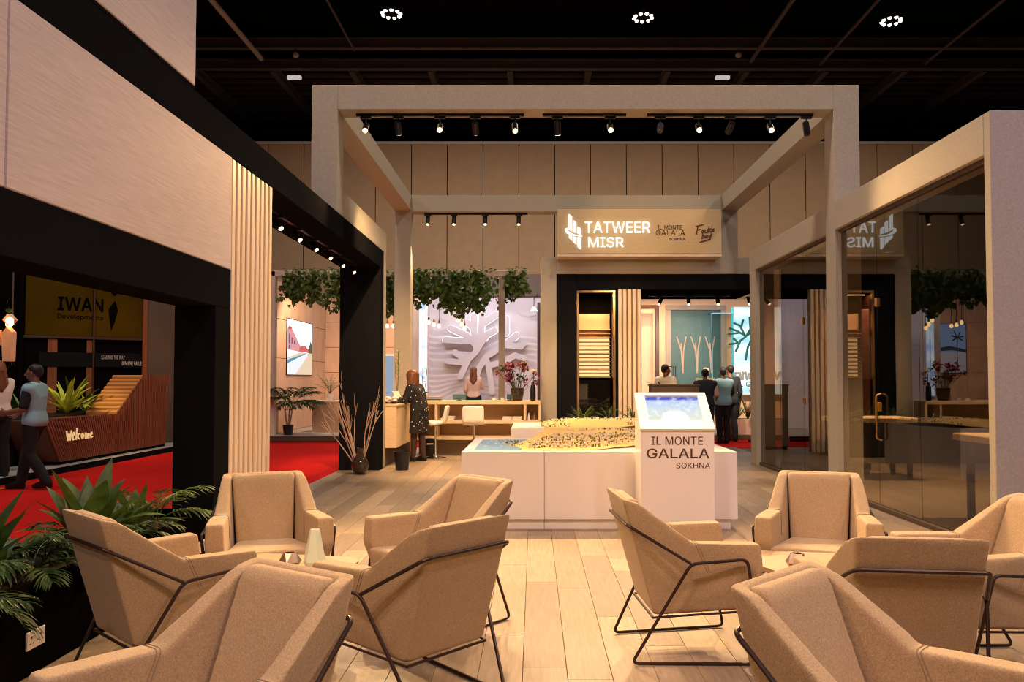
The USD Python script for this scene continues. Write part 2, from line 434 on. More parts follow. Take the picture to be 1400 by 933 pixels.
# ================================================================== the stand's near-left wall
lw = thing('portal_wall', 'tall beige fabric wall with black bands and an open doorway beside the planter', 'wall', kind='structure')
Y0 = .6
obj('lintel', bx(XL, XL - .32, Y0, 6.56, 2.03, 2.35, .004), 'black_matt', lw)
obj('post', bx(XL, XL - .32, 6.255, 6.56, 0, 2.03, .004), 'black_matt', lw)
obj('panel', bx(XL + .004, XL - .28, Y0, 3.738, 2.352, 3.278, .006), 'beige_weave', lw)
obj('panel', bx(XL + .004, XL - .28, 3.744, 6.548, 2.352, 3.278, .006), 'beige_weave', lw)
obj('upper_panel', bx(XL + .004, XL - .28, Y0, 5.82, 3.60, 5.6, .006), 'beige_weave', lw)
obj('top_beam', bx(XL, XO, Y0, 13.23, 3.28, 3.575, .004), 'black_matt', lw)
obj('top_strip', bx(XL, XL - .3, Y0, 5.815, 3.576, 3.6, .003), 'black_matt', lw)
obj('end_column', bx(XL, XO, 12.98, 13.23, 0, 3.28, .004), 'black_matt', lw)
sc = thing('slat_screen', 'screen of pale vertical wooden slats between two black doorways', 'screen')
obj('backing', bx(XL - .055, XL - .30, 6.562, 7.6, 0, 3.279, .004), 'slat_back', sc)
for k in range(9):
    y = 6.57 + k * .1165
    obj('slat', bx(XL, XL - .054, y, y + .078, .0, 3.278, .008), 'slat_wood', sc)

# track lamps: one design, hung everywhere
def track_lamp(name, label, pos, aim, group, lit=True, drop=.15, lens='lens_warm', scale=1.0):
    """cylinder spotlight under a track; aim is the horizontal heading and tilt"""
    t = thing(name, label, 'spotlight', pos, 0, group)
    h, tilt = aim
    d = np.array([math.cos(h) * math.cos(tilt), math.sin(h) * math.cos(tilt), -math.sin(tilt)])
    s = scale; c = np.array([0, 0, -drop])
    obj('adapter', bx(-.07 * s, .07 * s, -.018, .018, -.03, 0, .004), 'lamp_black', t)
    obj('stem', sweep([(0, 0, -.025), c], .010, 6), 'lamp_black', t)
    obj('can', sweep([c - d * .09 * s, c + d * .085 * s], .042 * s, 14), 'lamp_black', t, 40)
    obj('lens', sweep([c + d * .075 * s, c + d * .092 * s], .034 * s, 14), lens if lit else 'lamp_black', t, 40)
    return t, np.array(pos) + c + d * .14 * s, d

# portal track with seven small lamps
tr = thing('track_rail', 'black lamp track under the black beam beyond the slat screen', 'lamp track')
obj('rail', bx(-2.83, -2.79, 7.9, 12.6, 3.255, 3.28, .003), 'lamp_black', tr)
for k in range(7):
    y = 8.05 + k * .72
    t, p, d = track_lamp('track_spotlight', 'small lit lamp under the black beam, ' + ['nearest the slat screen', 'second from the slat screen', 'third from the slat screen', 'middle one of seven', 'third from the black column', 'second from the black column', 'nearest the black column'][k],
                         (-2.81, y, 3.256), (-.55, .75), 'lamps under the black beam', drop=.10, scale=.85)
    if k % 2 == 0: spot_light(f'/World/lights/portal_{k}', p, p + d, SPOT_E * .5, WARM, 40, .03)

# ================================================================== the beige frame over the stand
fr = thing('pergola_frame', 'tall open frame of thick beige fabric-covered beams over the stand', 'frame')
A0, A1, B0, B1 = 10.10, 10.43, 16.2, 16.53
xl0, xl1, xr0, xr1 = -2.82, -2.49, 3.80, 4.125
zt0, zt1 = 4.885, 5.20
obj('post', bx(xl0, xl1, A0, A1, 3.58, zt1, .005), 'beige_linen', fr)
obj('post', bx(xr0, xr1, A0, A1, 0, zt1, .005), 'beige_linen', fr)
obj('post', bx(xl0, xl1, B0, B1, 0, zt1, .005), 'beige_linen', fr)
obj('post', bx(xr0, xr1, B0 - .012, B1, 3.60, zt1, .005), 'beige_linen', fr)
obj('beam', bx(xl1 + .001, xr0 - .001, A0, A1, zt0, zt1, .005), 'beige_linen', fr)
obj('beam', bx(xl1 + .001, xr0 - .001, B0, B1, zt0 - .02, zt1, .005), 'beige_linen', fr)
obj('beam', bx(xl0, xl1, A1 + .001, B0 - .001, zt0, zt1, .005), 'beige_linen', fr)
obj('beam', bx(xr0, xr1, A1 + .001, B0 - .001, zt0, zt1, .005), 'beige_linen', fr)
obj('side_rail', bx(xl0, xl1, A1 + .001, 13.52, 3.58, 3.925, .005), 'beige_linen', fr)
obj('side_post', bx(xl0, xl1, 13.24, 13.52, 0, 3.58, .005), 'beige_linen', fr)

# header wall and hanging sign at the back
hd = thing('header_wall', 'plain beige wall band and end post around the black entrance', 'wall', kind='structure')
obj('end_post', bx(.135, .455, 16.2, 16.6, 0, 3.93, .005), 'beige_linen', hd)
obj('band', bx(.456, 4.6, 16.2, 16.5, 3.595, 3.93, .005), 'beige_linen', hd)
sg = thing('sign_box', 'wooden sign box with glowing white company name hung from the beige frame', 'sign')
SY = 15.78
def SX(x): return (x - PX) / F_PX * SY * 1.0043
def SZ(y): return EYE + SY * (.032727 + (PY - y) / F_PX) / (1 - .032727 * (PY - y) / F_PX)
obj('box', bx(SX(762), SX(987), SY, 16.19, SZ(347), SZ(286), .006), 'sign_wood', sg)
obj('bottom_trim', bx(SX(762), SX(987), SY, 16.19, SZ(351), SZ(347.3), .004), 'slat_wood', sg)
def sx(cx): return SX(750 + cx / 5.6)
def sz(cy): return SZ(280 + cy / 5.6)
obj('lettering', words('TATWEER', sx(278), sx(776), sz(217), sz(131), SY - .002, .03), 'letter_glow', sg, label='glowing white company name, first line')
obj('lettering', words('MISR', sx(303), sx(574), sz(327), sz(250), SY - .002, .03), 'letter_glow', sg, label='glowing white company name, second line')
def poly_s(pts): return Polygon([(sx(a), sz(b)) for a, b in pts])
bars = [poly_s([(152, 76), (158, 74), (180, 94), (180, 205), (166, 198), (152, 188)]), poly_s([(190, 124), (197, 124), (213, 140), (213, 219), (190, 211)]), poly_s([(222, 170), (230, 171), (248, 187), (248, 229), (222, 222)]),
        poly_s([(156, 233), (180, 243), (180, 278), (156, 254)]), poly_s([(188, 246), (213, 250), (213, 308), (188, 284)]), poly_s([(222, 251), (248, 252), (248, 342), (240, 342), (222, 324)])]
ring = poly_s([(148, 179), (132, 183), (124, 193), (126, 207), (140, 221), (165, 232), (200, 240), (258, 245), (258, 241), (204, 232), (172, 219), (150, 203), (144, 193)])
obj('logo', stand(extrude(unary_union(bars + [ring]), .03), SY - .002), 'letter_glow', sg, label='glowing white emblem of three slanted bars in a ring')
obj('brand_name', [words('IL MONTE', sx(836), sx(1024), sz(191), sz(158), SY - .001, .012), words('GALALA', sx(822), sx(1046), sz(236), sz(196), SY - .001, .012), words('SOKHNA', sx(924), sx(1047), sz(274), sz(252), SY - .001, .012)], 'brown_letter', sg, label='dark brown lettering in three lines')
def hand(lines, x0, y0, k=1.0):
    return [[(sx(x0 + a * k), sz(y0 + b * k)) for a, b in l] for l in lines]
fouka = hand([[(0, 8), (55, -4)], [(12, 6), (2, 68)], [(8, 38), (34, 32)], [(48, 38), (40, 52), (48, 62), (58, 50), (52, 38), (48, 38)], [(68, 36), (66, 58), (80, 54), (86, 32), (84, 56)],
              [(98, 10), (90, 56)], [(112, 26), (94, 40), (112, 54)], [(134, 28), (122, 32), (118, 48), (128, 46), (134, 30), (134, 46)],
              [(52, 66), (42, 102)], [(46, 86), (60, 80), (62, 94), (44, 102)], [(82, 78), (70, 84), (70, 98), (80, 94), (84, 80), (84, 96)], [(98, 74), (96, 90), (108, 86), (114, 66)], [(114, 66), (108, 100), (98, 112)],
              [(28, 130), (104, 108)]], 1132, 158)
obj('brand_name', stand(extrude(strokes(fouka, .022), .012), SY - .001), 'brown_letter', sg, label='dark handwritten lettering with an underline')

# lamp tracks of the frame
def rail(x0, x1, y, z, label):
    t = thing('track_rail', label, 'lamp track'); obj('rail', bx(x0, x1, y - .02, y + .02, z - .035, z, .004), 'lamp_black', t)
    obj('end_cap', [bx(x0 - .02, x0, y - .022, y + .022, z - .037, z, .003), bx(x1, x1 + .02, y - .022, y + .022, z - .037, z, .003)], 'lamp_black', t)
TY = 10.27
rail(-2.27, -.15, TY, zt0, 'black lamp track under the big front beam, over the potted branches')
rail(.13, 1.17, TY, zt0, 'short black lamp track in the middle under the big front beam')
rail(1.48, 3.58, TY, zt0, 'black lamp track under the big front beam, next to the glass room')
def fx(x): return (x - PX) / F_PX * TY * 1.014
lit = [501, 602, 704, 834, 954.5, 1052]; off = [545, 650, 762, 902, 997]
AIM = [(-1.7, 5.0), (-.9, 3.9), (.2, 5.6), (.9, 4.2), (1.5, 4.2), (2.4, 4.6)]
for k, x in enumerate(lit):
    X = fx(x); ax, ay = AIM[k]
    hdg = math.atan2(ay - TY, ax - X); tilt = math.atan2(4.2, math.hypot(ax - X, ay - TY))
    t, p, d = track_lamp('track_spotlight', f'lit warm spotlight under the big front beam, {["outermost next to the black wall", "second from the black wall", "over the parting of the armchairs", "on the short middle track", "next to the middle track", "next to the glass room"][k]}', (X, TY, zt0 - .036), (hdg, tilt), 'lit spotlights under the front beam')
    spot_light(f'/World/lights/front_{k}', p, (ax, ay, .4), SPOT_E * 2.2, WARM, 34, .04)
AIM2 = [(-1.7, 14.6, .6), (-.6, 15.2, .6), (.6, 12.2, .5), (2.2, 15.78, 4.4), (1.85, 16.2, 1.9)]
for k, x in enumerate(off):
    X = fx(x); ax, ay, az = AIM2[k]
    hdg = math.atan2(ay - TY, ax - X); tilt = math.atan2(4.65 - az, math.hypot(ax - X, ay - TY))
    t, p, d = track_lamp('track_spotlight', f'black spotlight turned to the back under the big front beam, {["first", "second", "third", "fourth", "fifth"][k]} from the black wall', (X, TY, zt0 - .036), (hdg, tilt), 'spotlights turned to the back')
    spot_light(f'/World/lights/mid_{k}', p, (ax, ay, az), SPOT_E * (.85 if k == 3 else 3.4 if k == 4 else 2.0), WARM, 15 if k > 2 else 36, .04)
t, p, d = track_lamp('track_spotlight', 'black unlit-looking spotlight hanging at the end of the track by the glass room', (fx(1101), TY, zt0 - .036), (-PI / 2, 1.25), None, lit=False, drop=.16)
# spotlights on the near ends of the walls, over the visitors' heads
for k, (pos, tgt) in enumerate([((-2.30, .9, 4.3), (-.2, 3.4, .5)), ((-2.30, 1.9, 4.3), (1.3, 4.6, .5)), ((-2.30, 2.9, 4.3), (.3, 6.0, .3)), ((3.55, .6, 4.6), (1.2, 3.2, .5)), ((3.55, 1.8, 4.6), (.6, 4.6, .4))]):
    d = np.array(tgt) - np.array(pos)
    t, p, d = track_lamp('track_spotlight', 'warm spotlight on a wall arm over the seating, ' + ['first along the fabric wall', 'second along the fabric wall', 'third along the fabric wall', 'first opposite the fabric wall', 'second opposite the fabric wall'][k], pos, (math.atan2(d[1], d[0]), math.atan2(-d[2], math.hypot(d[0], d[1]))), 'spotlights over the seating')
    obj('arm', sweep([(0, 0, 0), (-.2 if k < 3 else 0, 0, 0), (-.2 if k < 3 else 0, 0, 0.02 if k < 3 else 6.4)], .015, 8), 'lamp_black', t)
    spot_light(f'/World/lights/seat_{k}', p, tgt, SPOT_E * .42, WARM, 36, .04)
t, p, d = track_lamp('track_spotlight', 'lilac spotlight over the aisle aimed at the end wall of the glass room', (6.2, .8, 5.4), (1.6, .5), None)
obj('arm', sweep([(0, 0, 0), (0, 0, 5.6)], .015, 8), 'lamp_black', t)
spot_light('/World/lights/aisle_lilac', p, (5.3, 6.64, 2.2), SPOT_E * .9, (.80, .62, 1.0), 30, .04)
# track under the rear beam
rail(-2.22, -.15, 16.36, zt0 - .02, 'black lamp track under the rear beam over the counter')
for k, x in enumerate([584, 620, 663, 709]):
    X = (x - PX) / F_PX * 16.36
    t, p, d = track_lamp('track_spotlight', f'lit spotlight under the rear beam, {["farthest from", "third from", "second from", "nearest to"][k]} the sign box', (X, 16.36, zt0 - .056), (-PI / 2, 1.2), 'lit spotlights under the rear beam', drop=.12)
    spot_light(f'/World/lights/rear_{k}', p, (X, 15.3, .9), SPOT_E * .9, WARM, 38, .04)

# ================================================================== the glass room
GX0, GX1 = 3.80, 4.125
gr = thing('glass_room', 'meeting room of tinted glass panes in a beige fabric frame', 'meeting room')
obj('top_beam', bx(GX0, GX1, 6.74, 10.099, 3.35, 3.70, .005), 'beige_linen', gr)
obj('top_beam', bx(GX0, GX1, 10.431, 14.13, 3.35, 3.70, .005), 'beige_linen', gr)
obj('end_post', bx(GX0, GX1, 13.78, 14.13, 0, 3.349, .005), 'beige_linen', gr)
obj('front_wall', bx(GX0, 8.6, 6.64, 6.739, 0, 3.70, .005), 'beige_linen', gr, label='end wall of the meeting room facing the armchairs')
GG = 3.875
for y0, y1 in ((6.75, 8.08), (8.085, 9.06), (9.065, 10.095), (10.44, 11.55), (11.555, 12.66), (12.665, 13.77)):
    obj('glass_pane', bx(GG, GG + .012, y0, y1, .05, 3.34, .002), 'tinted_glass', gr)
obj('floor_track', bx(GG - .03, GG + .05, 6.74, 10.1, 0, .05, .004), 'brown_box', gr); obj('floor_track', bx(GG - .03, GG + .05, 10.43, 13.78, 0, .05, .004), 'brown_box', gr)
obj('head_track', bx(GG - .03, GG + .05, 6.74, 10.098, 3.31, 3.349, .004), 'brown_box', gr); obj('head_track', bx(GG - .03, GG + .05, 10.432, 13.77, 3.31, 3.349, .004), 'brown_box', gr)
obj('roof_panel', bx(GX1, 8.6, 6.74, 14.13, 3.40, 3.5, 0), 'black_soft', gr)  # unseen roof added to keep the interior dark
obj('inner_wall', bx(8.5, 8.6, 6.74, 14.13, 0, 3.40, 0), 'brown_box', gr)
obj('far_wall', bx(4.35, 8.5, 14.03, 14.13, 0, 3.40, 0), 'black_soft', gr)
for y, z in ((9.06, 1.15), (9.06, 2.33), (11.555, 1.15), (11.555, 2.3)):
    obj('hinge', bx(GG - .02, GG + .03, y - .03, y + .03, z - .05, z + .05, .006), 'brass', gr, label='small brass glass hinge')
obj('door_handle', [sweep(fillet([(GG - .005, 8.98, .78), (GG - .06, 8.98, .80), (GG - .06, 8.98, 1.28), (GG - .005, 8.98, 1.30)], .03), .011, 10)], 'brass', gr, 40, label='slim brass pull handle')
for k, (x, y) in enumerate([(5.3, 8.2), (5.3, 12.0)]):
    t = thing('room_lamp', 'lamp added to light the glass room, ' + ['over the table behind the large pane', 'over the table near the far post'][k], 'lamp', (x, y, 3.36), 0, 'lamps added in the glass room')
    obj('rim', lathe([(.05, 0), (.08, 0), (.08, .04), (.05, .04)], 20), 'lamp_black', t); obj('lens', lathe([(0, .01), (.049, .01), (.049, .03), (0, .03)], 20), 'lens_warm', t)
    spot_light(f'/World/lights/room_{k}', (x, y, 3.33), (x - .6, y, 0), SPOT_E * 2.4, (1, .72, .46), 50, .04)  # lamps added inside to brighten the room, no fixtures known there
tb = thing('high_table', 'high pale wooden table behind the large glass pane', 'table', (5.0, 8.1, 0), 0, None)
obj('tabletop', bx(-.62, .55, -.35, .35, .83, .90, .01), 'pale_oak', tb)
for sx_ in (-.5, .42):
    for sy in (-.28, .28): obj('leg', bx(sx_, sx_ + .06, sy - .03, sy + .03, 0, .83, .004), 'black_plastic', tb)
dup(tb, (5.05, 12.1, 0), 0, 'high pale wooden table behind the glass near the far post')
cb = thing('tall_cabinet', 'tall dark brown cabinet behind the glass beside the beige post', 'cabinet', (4.75, 12.75, 0))
obj('body', bx(-.35, .45, -.3, .3, .06, 2.55, .006), 'dark_red_wood', cb); obj('plinth', bx(-.33, .43, -.28, .28, 0, .06, .002), 'black_plastic', cb)
obj('door', bx(-.33, .05, -.318, -.301, .1, 2.5, .003), 'dark_red_wood', cb); obj('door', bx(.06, .44, -.318, -.301, .1, 2.5, .003), 'dark_red_wood', cb)

# ================================================================== the black entrance at the back
en = thing('entrance_portal', 'wide black portal framing the entrance under the beige band', 'portal', kind='structure')
EY = 16.22
obj('post', bx(.457, .86, EY, 16.5, 0, 3.594, .004), 'black_matt', en)
obj('lintel', bx(.862, 4.6, EY, 16.5, 3.29, 3.594, .004), 'black_matt', en)
obj('soffit', bx(.457, 4.6, 16.501, 18.2, 3.29, 3.36, .004), 'black_soft', en)
obj('post', bx(1.655, 1.70, EY, 16.5, 0, 3.289, .004), 'black_matt', en)
sl = thing('slat_screen', 'narrow screen of pale vertical slats inside the black entrance', 'screen')
obj('backing', bx(1.702, 2.18, EY + .06, EY + .12, 0, 3.288, .003), 'slat_back', sl)
for k in range(5):
    x = 1.704 + k * .097
    obj('slat', bx(x, x + .068, EY, EY + .058, 0, 3.287, .008), 'slat_wood', sl)
rail(2.5, 4.2, 17.3, 3.29, 'black lamp track under the black entrance soffit')
for k, x in enumerate([900, 939, 979, 1022]):
    X = (x + 3 - PX) / F_PX * 17.3
    t, p, d = track_lamp('track_spotlight', f'lit spotlight under the black entrance soffit, {["first", "second", "third", "fourth"][k]} from the slats', (X, 17.3, 3.254), (-PI * .5 - (.6 if k == 0 else .1), .8), 'lit spotlights in the entrance', drop=.11)
    spot_light(f'/World/lights/entr_{k}', p + np.array([0, .35, -.02]), (X, 20.5, 1.4), SPOT_E * .9, (1, .72, .5), 40, .04)
# ================================================================== armchairs
def armchair_meshes():
    S = (-1, 1)
    outer = []
    for s in S:
        outer += [(.122, s * .228, .24), (-.045, s * .245, .84), (.64, s * .362, .66), (.655, s * .366, .47), (.60, s * .315, .285), (.30, s * .318, .70)]
    body = m3.Manifold.hull_points(np.array(outer))
    cut = m3.CrossSection([[(-.4, 1.4), (-.4, .838), (.012, .838), (.305, .622), (1.0, .618), (1.0, 1.4)]]).extrude(2.0).rotate((90, 0, 0)).translate((0, 1, 0))
    body = body - cut
    inner = []
    for s in S:
        inner += [(.150, s * .172, .33), (-.012, s * .196, .84), (-.02, s * .197, 1.0), (.85, s * .312, 1.0), (.85, s * .275, .33)]
    shell = body - m3.Manifold.hull_points(np.array(inner))
    shell = soft(shell, .0105, 7, .5)
    cush = []
    for s in S:
        cush += [(.21, s * .172, .325), (.21, s * .172, .44), (.668, s * .272, .325), (.668, s * .278, .452)]
    seat = soft(m3.Manifold.hull_points(np.array(cush)), .014, 10, .5)
    bp = []
    for s in S:
        bp += [(.175, s * .168, .36), (.245, s * .168, .36), (.016, s * .1945, .70), (-.012, s * .1945, .829), (.064, s * .1935, .806), (.034, s * .1945, .834)]
    back = soft(m3.Manifold.hull_points(np.array(bp)), .011, 8, .5)
    piping = []
    for s in S:
        piping.append(sweep([(.118, s * .229, .25), (.04, s * .237, .53), (-.038, s * .2445, .80)], .0028, 5))
        piping.append(sweep([(-.036, s * .243, .812), (.012, s * .247, .829), (.15, s * .283, .732), (.295, s * .319, .624)], .0022, 5))
    fr_ = {}
    for s in S:
        foot_r, foot_f, knee, front = (.0, s * .252, .010), (.665, s * .323, .010), (.280, s * .358, .530), (.562, s * .380, .552)
        fr_[s] = sweep(fillet([foot_r, knee, front, foot_f], .035, True), .0085, 8, True)
    rail_ = sweep(fillet([(.280, .358, .531), (-.022, .252, .708), (-.022, -.252, .708), (.280, -.358, .531)], .03), .0085, 8)
    under = [sweep([(.115, -.235, .232), (.115, .235, .232)], .007, 8), sweep([(.115, .235, .232), (.60, .32, .278)], .006, 8), sweep([(.115, -.235, .232), (.60, -.32, .278)], .006, 8)]
    # double stitching over the arms, laid on the shell's surface
    seams = {1: [], -1: []}
    T = trimesh.Trimesh(shell.vertices, shell.faces)
    for dx in (0, .012):
        n = np.array([.92, 0, .39]); sec = T.section(plane_origin=(.325 + dx, 0, .6), plane_normal=n)
        for pth in sec.discrete:
            for s in S:
                q = pth[(pth[:, 1] * s > .1)]
                if len(q) < 8: continue
                q = q[np.argsort(np.arctan2(q[:, 2] - .45, (q[:, 1] * s) - .30))]
                q = q[q[:, 2] > .47]
                if len(q) > 6:
                    c = np.array([.325, s * .30, .45]); q = q + (q - c) / np.linalg.norm(q - c, axis=1, keepdims=True) * .0008
                    seams[s].append(sweep(q[::2], .0016, 5))
    return shell, seat, back, fr_, rail_, under, seams, piping

_A = armchair_meshes()
def make_chair():
    t = thing('armchair', '', 'armchair')
    shell, seat, back, fr_, rail_, under, seams, piping = _A
    obj('shell', shell, 'chair_fabric', t, True)
    obj('seat', seat, 'chair_fabric', t, True)
    obj('backrest', back, 'chair_fabric', t, True)
    for s in (-1, 1): obj('sled_leg', fr_[s], 'chair_metal', t, 40)
    obj('back_rail', rail_, 'chair_metal', t, 40); obj('under_frame', under, 'chair_metal', t, 40)
    for s in (-1, 1):
        if seams[s]: obj('seam', seams[s], 'chair_piping', t)
    return t
CHAIRS = [
    ((.476, 4.390, .088), 'beige armchair in profile in front of the white kiosk, sled legs in full view'),
    ((-.298, 3.558, 2.419), 'beige armchair seen from behind, its sled legs before another by the white model table'),
    ((-.321, 5.118, 3.903), 'beige armchair with its back to the white model table, facing the pale green vase'),
    ((1.507, 3.167, 1.449), 'beige armchair showing its flat wide back, beside the table with the lone faceted vase'),
    ((1.898, 5.387, -1.923), 'beige armchair facing out in front of the tinted glass room'),
    ((-1.793, 5.356, -1.174), 'beige armchair facing out in front of the pale slat screen'),
    ((-2.047, 3.724, .835), 'beige armchair beside the black planter, seen from behind one side'),
    ((-.785, 2.648, 4.129), 'beige armchair cut by the picture edge, in front of the pale green vase'),
    ((.787, 2.562, -.801), 'beige armchair cut by the lower picture edge, in front of the lone faceted vase'),
    ((2.630, 4.168, 3.254), 'beige armchair cut by the picture edge, one arm reaching in front of the glass room'),
]
chair0 = None
for (x, y, a), l in CHAIRS:
    if chair0 is None:
        chair0 = make_chair(); ops = UsdGeom.Xformable(chair0).GetOrderedXformOps(); ops[0].Set(Gf.Vec3d(x, y, 0)); ops[1].Set(math.degrees(a))
        tag(chair0, l, None, 'armchairs around the two coffee tables')
    else: dup(chair0, (x, y, 0), a, l)

def coffee_table(loc, label, r):
    t = thing('coffee_table', label, 'coffee table', loc)
    P = Polygon([(r * 1.32 * math.cos(a), r * 1.32 * math.sin(a)) for a in (.35 + k * 2 * PI / 3 for k in range(3))]).buffer(-r * .2).buffer(r * .5, quad_segs=10)
    k = r / math.sqrt(P.area / PI); P = affinity.scale(P, k, k)
    top = extrude(P, .022); top.apply_translation((0, 0, .418)); lip = extrude(P.buffer(-.006), .006); lip.apply_translation((0, 0, .412))
    obj('tabletop', [top, lip], 'oak_table', t)
    for q in range(3):
        a = .35 + q * 2 * PI / 3
        obj('leg', sweep(fillet([(r * .5 * math.cos(a), r * .5 * math.sin(a), .412), (r * .85 * math.cos(a), r * .85 * math.sin(a), .009), (0, 0, .009)], .03), .009, 8), 'chair_metal', t, 40)
    return t
CT1, CT2 = (-1.37, 4.43, 0), (1.60, 4.42, 0)
coffee_table(CT1, 'round-cornered wooden coffee table carrying the pale green vase', .33)
coffee_table(CT2, 'round-cornered wooden coffee table carrying only a faceted dark vase', .42)

def faceted(rings, n, twist=0.0):
    """faceted vase: rings of (radius, z, turn)"""
    V, Fc = [], []
    for r, z, tw in rings:
        for k in range(n):
            a = (k + tw) / n * 2 * PI; V.append((r * math.cos(a), r * math.sin(a), z))
    for i in range(len(rings) - 1):
        for k in range(n):
            a, b, c, d = i * n + k, i * n + (k + 1) % n, (i + 1) * n + k, (i + 1) * n + (k + 1) % n
            if abs(rings[i][2] - rings[i + 1][2]) < .01: Fc += [(a, b, d), (a, d, c)]
            elif rings[i + 1][2] > rings[i][2]: Fc += [(a, b, c), (b, d, c)]
            else: Fc += [(a, b, d), (a, d, c)]
    c0, c1 = len(V), len(V) + 1; V += [(0, 0, rings[0][1]), (0, 0, rings[-1][1])]
    L = (len(rings) - 1) * n
    for k in range(n): Fc += [(c0, (k + 1) % n, k), (c1, L + k, L + (k + 1) % n)]
    return trimesh.Trimesh(np.array(V), np.array(Fc), process=False)
ZT = .440
t = thing('green_vase', 'tall pale mint faceted vase tapering upward on the coffee table', 'vase', (-1.19, 4.40, ZT))
obj('body', faceted([(.052, 0, 0), (.060, .03, .0), (.028, .195, .0), (.026, .2, 0), (.019, .2, 0), (.022, .15, 0)], 6), 'mint_glaze', t)
def dark_vase(loc, label):
    t = thing('faceted_vase', label, 'vase', loc)
    obj('body', faceted([(.032, 0, 0), (.062, .045, .5), (.034, .092, 1.0), (.027, .092, 1.0), (.040, .05, 1.0)], 6), 'bronze_glaze', t)
dark_vase((-1.30, 4.32, ZT), 'small dark faceted vase beside the tall pale mint vase')
dark_vase((1.395, 4.30, ZT), 'small dark faceted vase alone on the coffee table')

# ================================================================== planter with plants and sockets
pt = thing('planter_box', 'long black planter box along the doorway beside the armchairs', 'planter')
PXI, PXO = -2.47, -3.08
obj('front_board', bx(PXI, PXI - .03, 1.6, 6.24, 0, .46, .004), 'black_soft', pt)
obj('back_board', bx(PXO, PXO + .03, 1.6, 6.24, 0, .46, .004), 'black_soft', pt)
obj('end_board', bx(PXO + .031, PXI - .031, 1.6, 1.63, 0, .46, .004), 'black_soft', pt); obj('end_board', bx(PXO + .031, PXI - .031, 6.21, 6.24, 0, .46, .004), 'black_soft', pt)
obj('soil', bx(PXO + .031, PXI - .031, 1.631, 6.209, .2, .40, .002), 'earth', pt)
def socket(y, z, label):
    t = thing('wall_socket', label, 'power socket', (PXI, y, z), 0, 'sockets on the planter')
    obj('plate', bx(0, .010, -.075, .075, -.045, .045, .004), 'socket_white', t)
    for s in (-1, 1):
        obj('outlet', [bx(.010, .0112, s * .036 - .004, s * .036 + .004, .008, .020, 0), bx(.010, .0112, s * .036 - .016, s * .036 - .008, -.018, -.012, 0), bx(.010, .0112, s * .036 + .008, s * .036 + .016, -.018, -.012, 0)], 'black_plastic', t)
        obj('switch', bx(.010, .015, s * .012 - .008, s * .012 + .008, .010, .030, .002), 'white_matt', t)
    return t
socket(4.022, .174, 'double wall socket low on the black planter, next to the cut-off armchair')
socket(6.015, .215, 'double wall socket on the black planter behind the armchair by the slat screen')

def blade(base, heading, pitch0, length, width, droop, n=7, fold=.18, tip=1.0):
    """a leaf as a folded curved strip: 4 triangles per step"""
    p = np.array(base, float); V = []; pitch = pitch0; h = np.array([math.cos(heading), math.sin(heading), 0]); sd = np.array([-h[1], h[0], 0])
    for i in range(n + 1):
        u = i / n; w = width * (math.sin(PI * min(1, (u * .93 + .07)) ** .75) ** .8 if u < 1 else .02) * .5
        up = np.array([-math.sin(pitch) * h[0], -math.sin(pitch) * h[1], math.cos(pitch)])
        V += [p + sd * w + up * w * fold, p, p - sd * w + up * w * fold]
        d = h * math.cos(pitch) + np.array([0, 0, math.sin(pitch)])
        p = p + d * length / n; pitch -= droop / n
    Fc = []
    for i in range(n):
        a = i * 3
        for k in (0, 1): Fc += [(a + k, a + k + 1, a + k + 4), (a + k, a + k + 4, a + k + 3)]
    return trimesh.Trimesh(np.array(V), np.array(Fc), process=False)
def frond(base, heading, pitch0, length, droop, leaflets=16, llen=.16, lw=.014, rng=RNG, stem=.004, bare=.25):
    """a palm frond: a stalk and pairs of leaflets"""
    p = np.array(base, float); pitch = pitch0; h = np.array([math.cos(heading), math.sin(heading), 0]); sd = np.array([-h[1], h[0], 0]); pts, dirs = [p.copy()], []
    for i in range(10):
        d = h * math.cos(pitch) + np.array([0, 0, math.sin(pitch)]); p = p + d * length / 10; pts.append(p.copy()); dirs.append(pitch); pitch -= droop / 10
    dirs.append(pitch); ms = [sweep(pts, np.linspace(stem, stem * .3, 11), 5)]
    for k in range(leaflets):
        u = bare + (1 - bare) * k / (leaflets - 1); i = min(int(u * 10), 9); f_ = u * 10 - i; q = pts[i] * (1 - f_) + pts[i + 1] * f_
        l = llen * (math.sin(PI * (.12 + .80 * (u - bare) / (1 - bare))) ** .6)
        for s in (-1, 1):
            ms.append(blade(q, heading + s * (1.15 - .65 * u) + rng.uniform(-.08, .08), dirs[i] * .45 + rng.uniform(-.15, .15), l, lw, .75, 3, .3))
    return ms
def leafy_plant(loc, label, n, length, width, material, cat='plant', rng=RNG, droop=(.5, 1.6), pitch=(.7, 1.4), name='broadleaf_plant', stem=0):
    t = thing(name, label, cat, loc)
    for k in range(n):
        a = k * 2.4 + rng.uniform(-.3, .3); l = length * rng.uniform(.65, 1.05)
        b = (0.02 * math.cos(a), .02 * math.sin(a), stem * rng.uniform(.3, 1))
        obj('leaf', blade(b, a, rng.uniform(*pitch), l, width * rng.uniform(.8, 1.1), rng.uniform(*droop), 8), material, t, True)
    obj('stem', sweep([(0, 0, -.08), (0, 0, max(.06, stem))], .014, 8), 'leaf_mid', t)
    return t
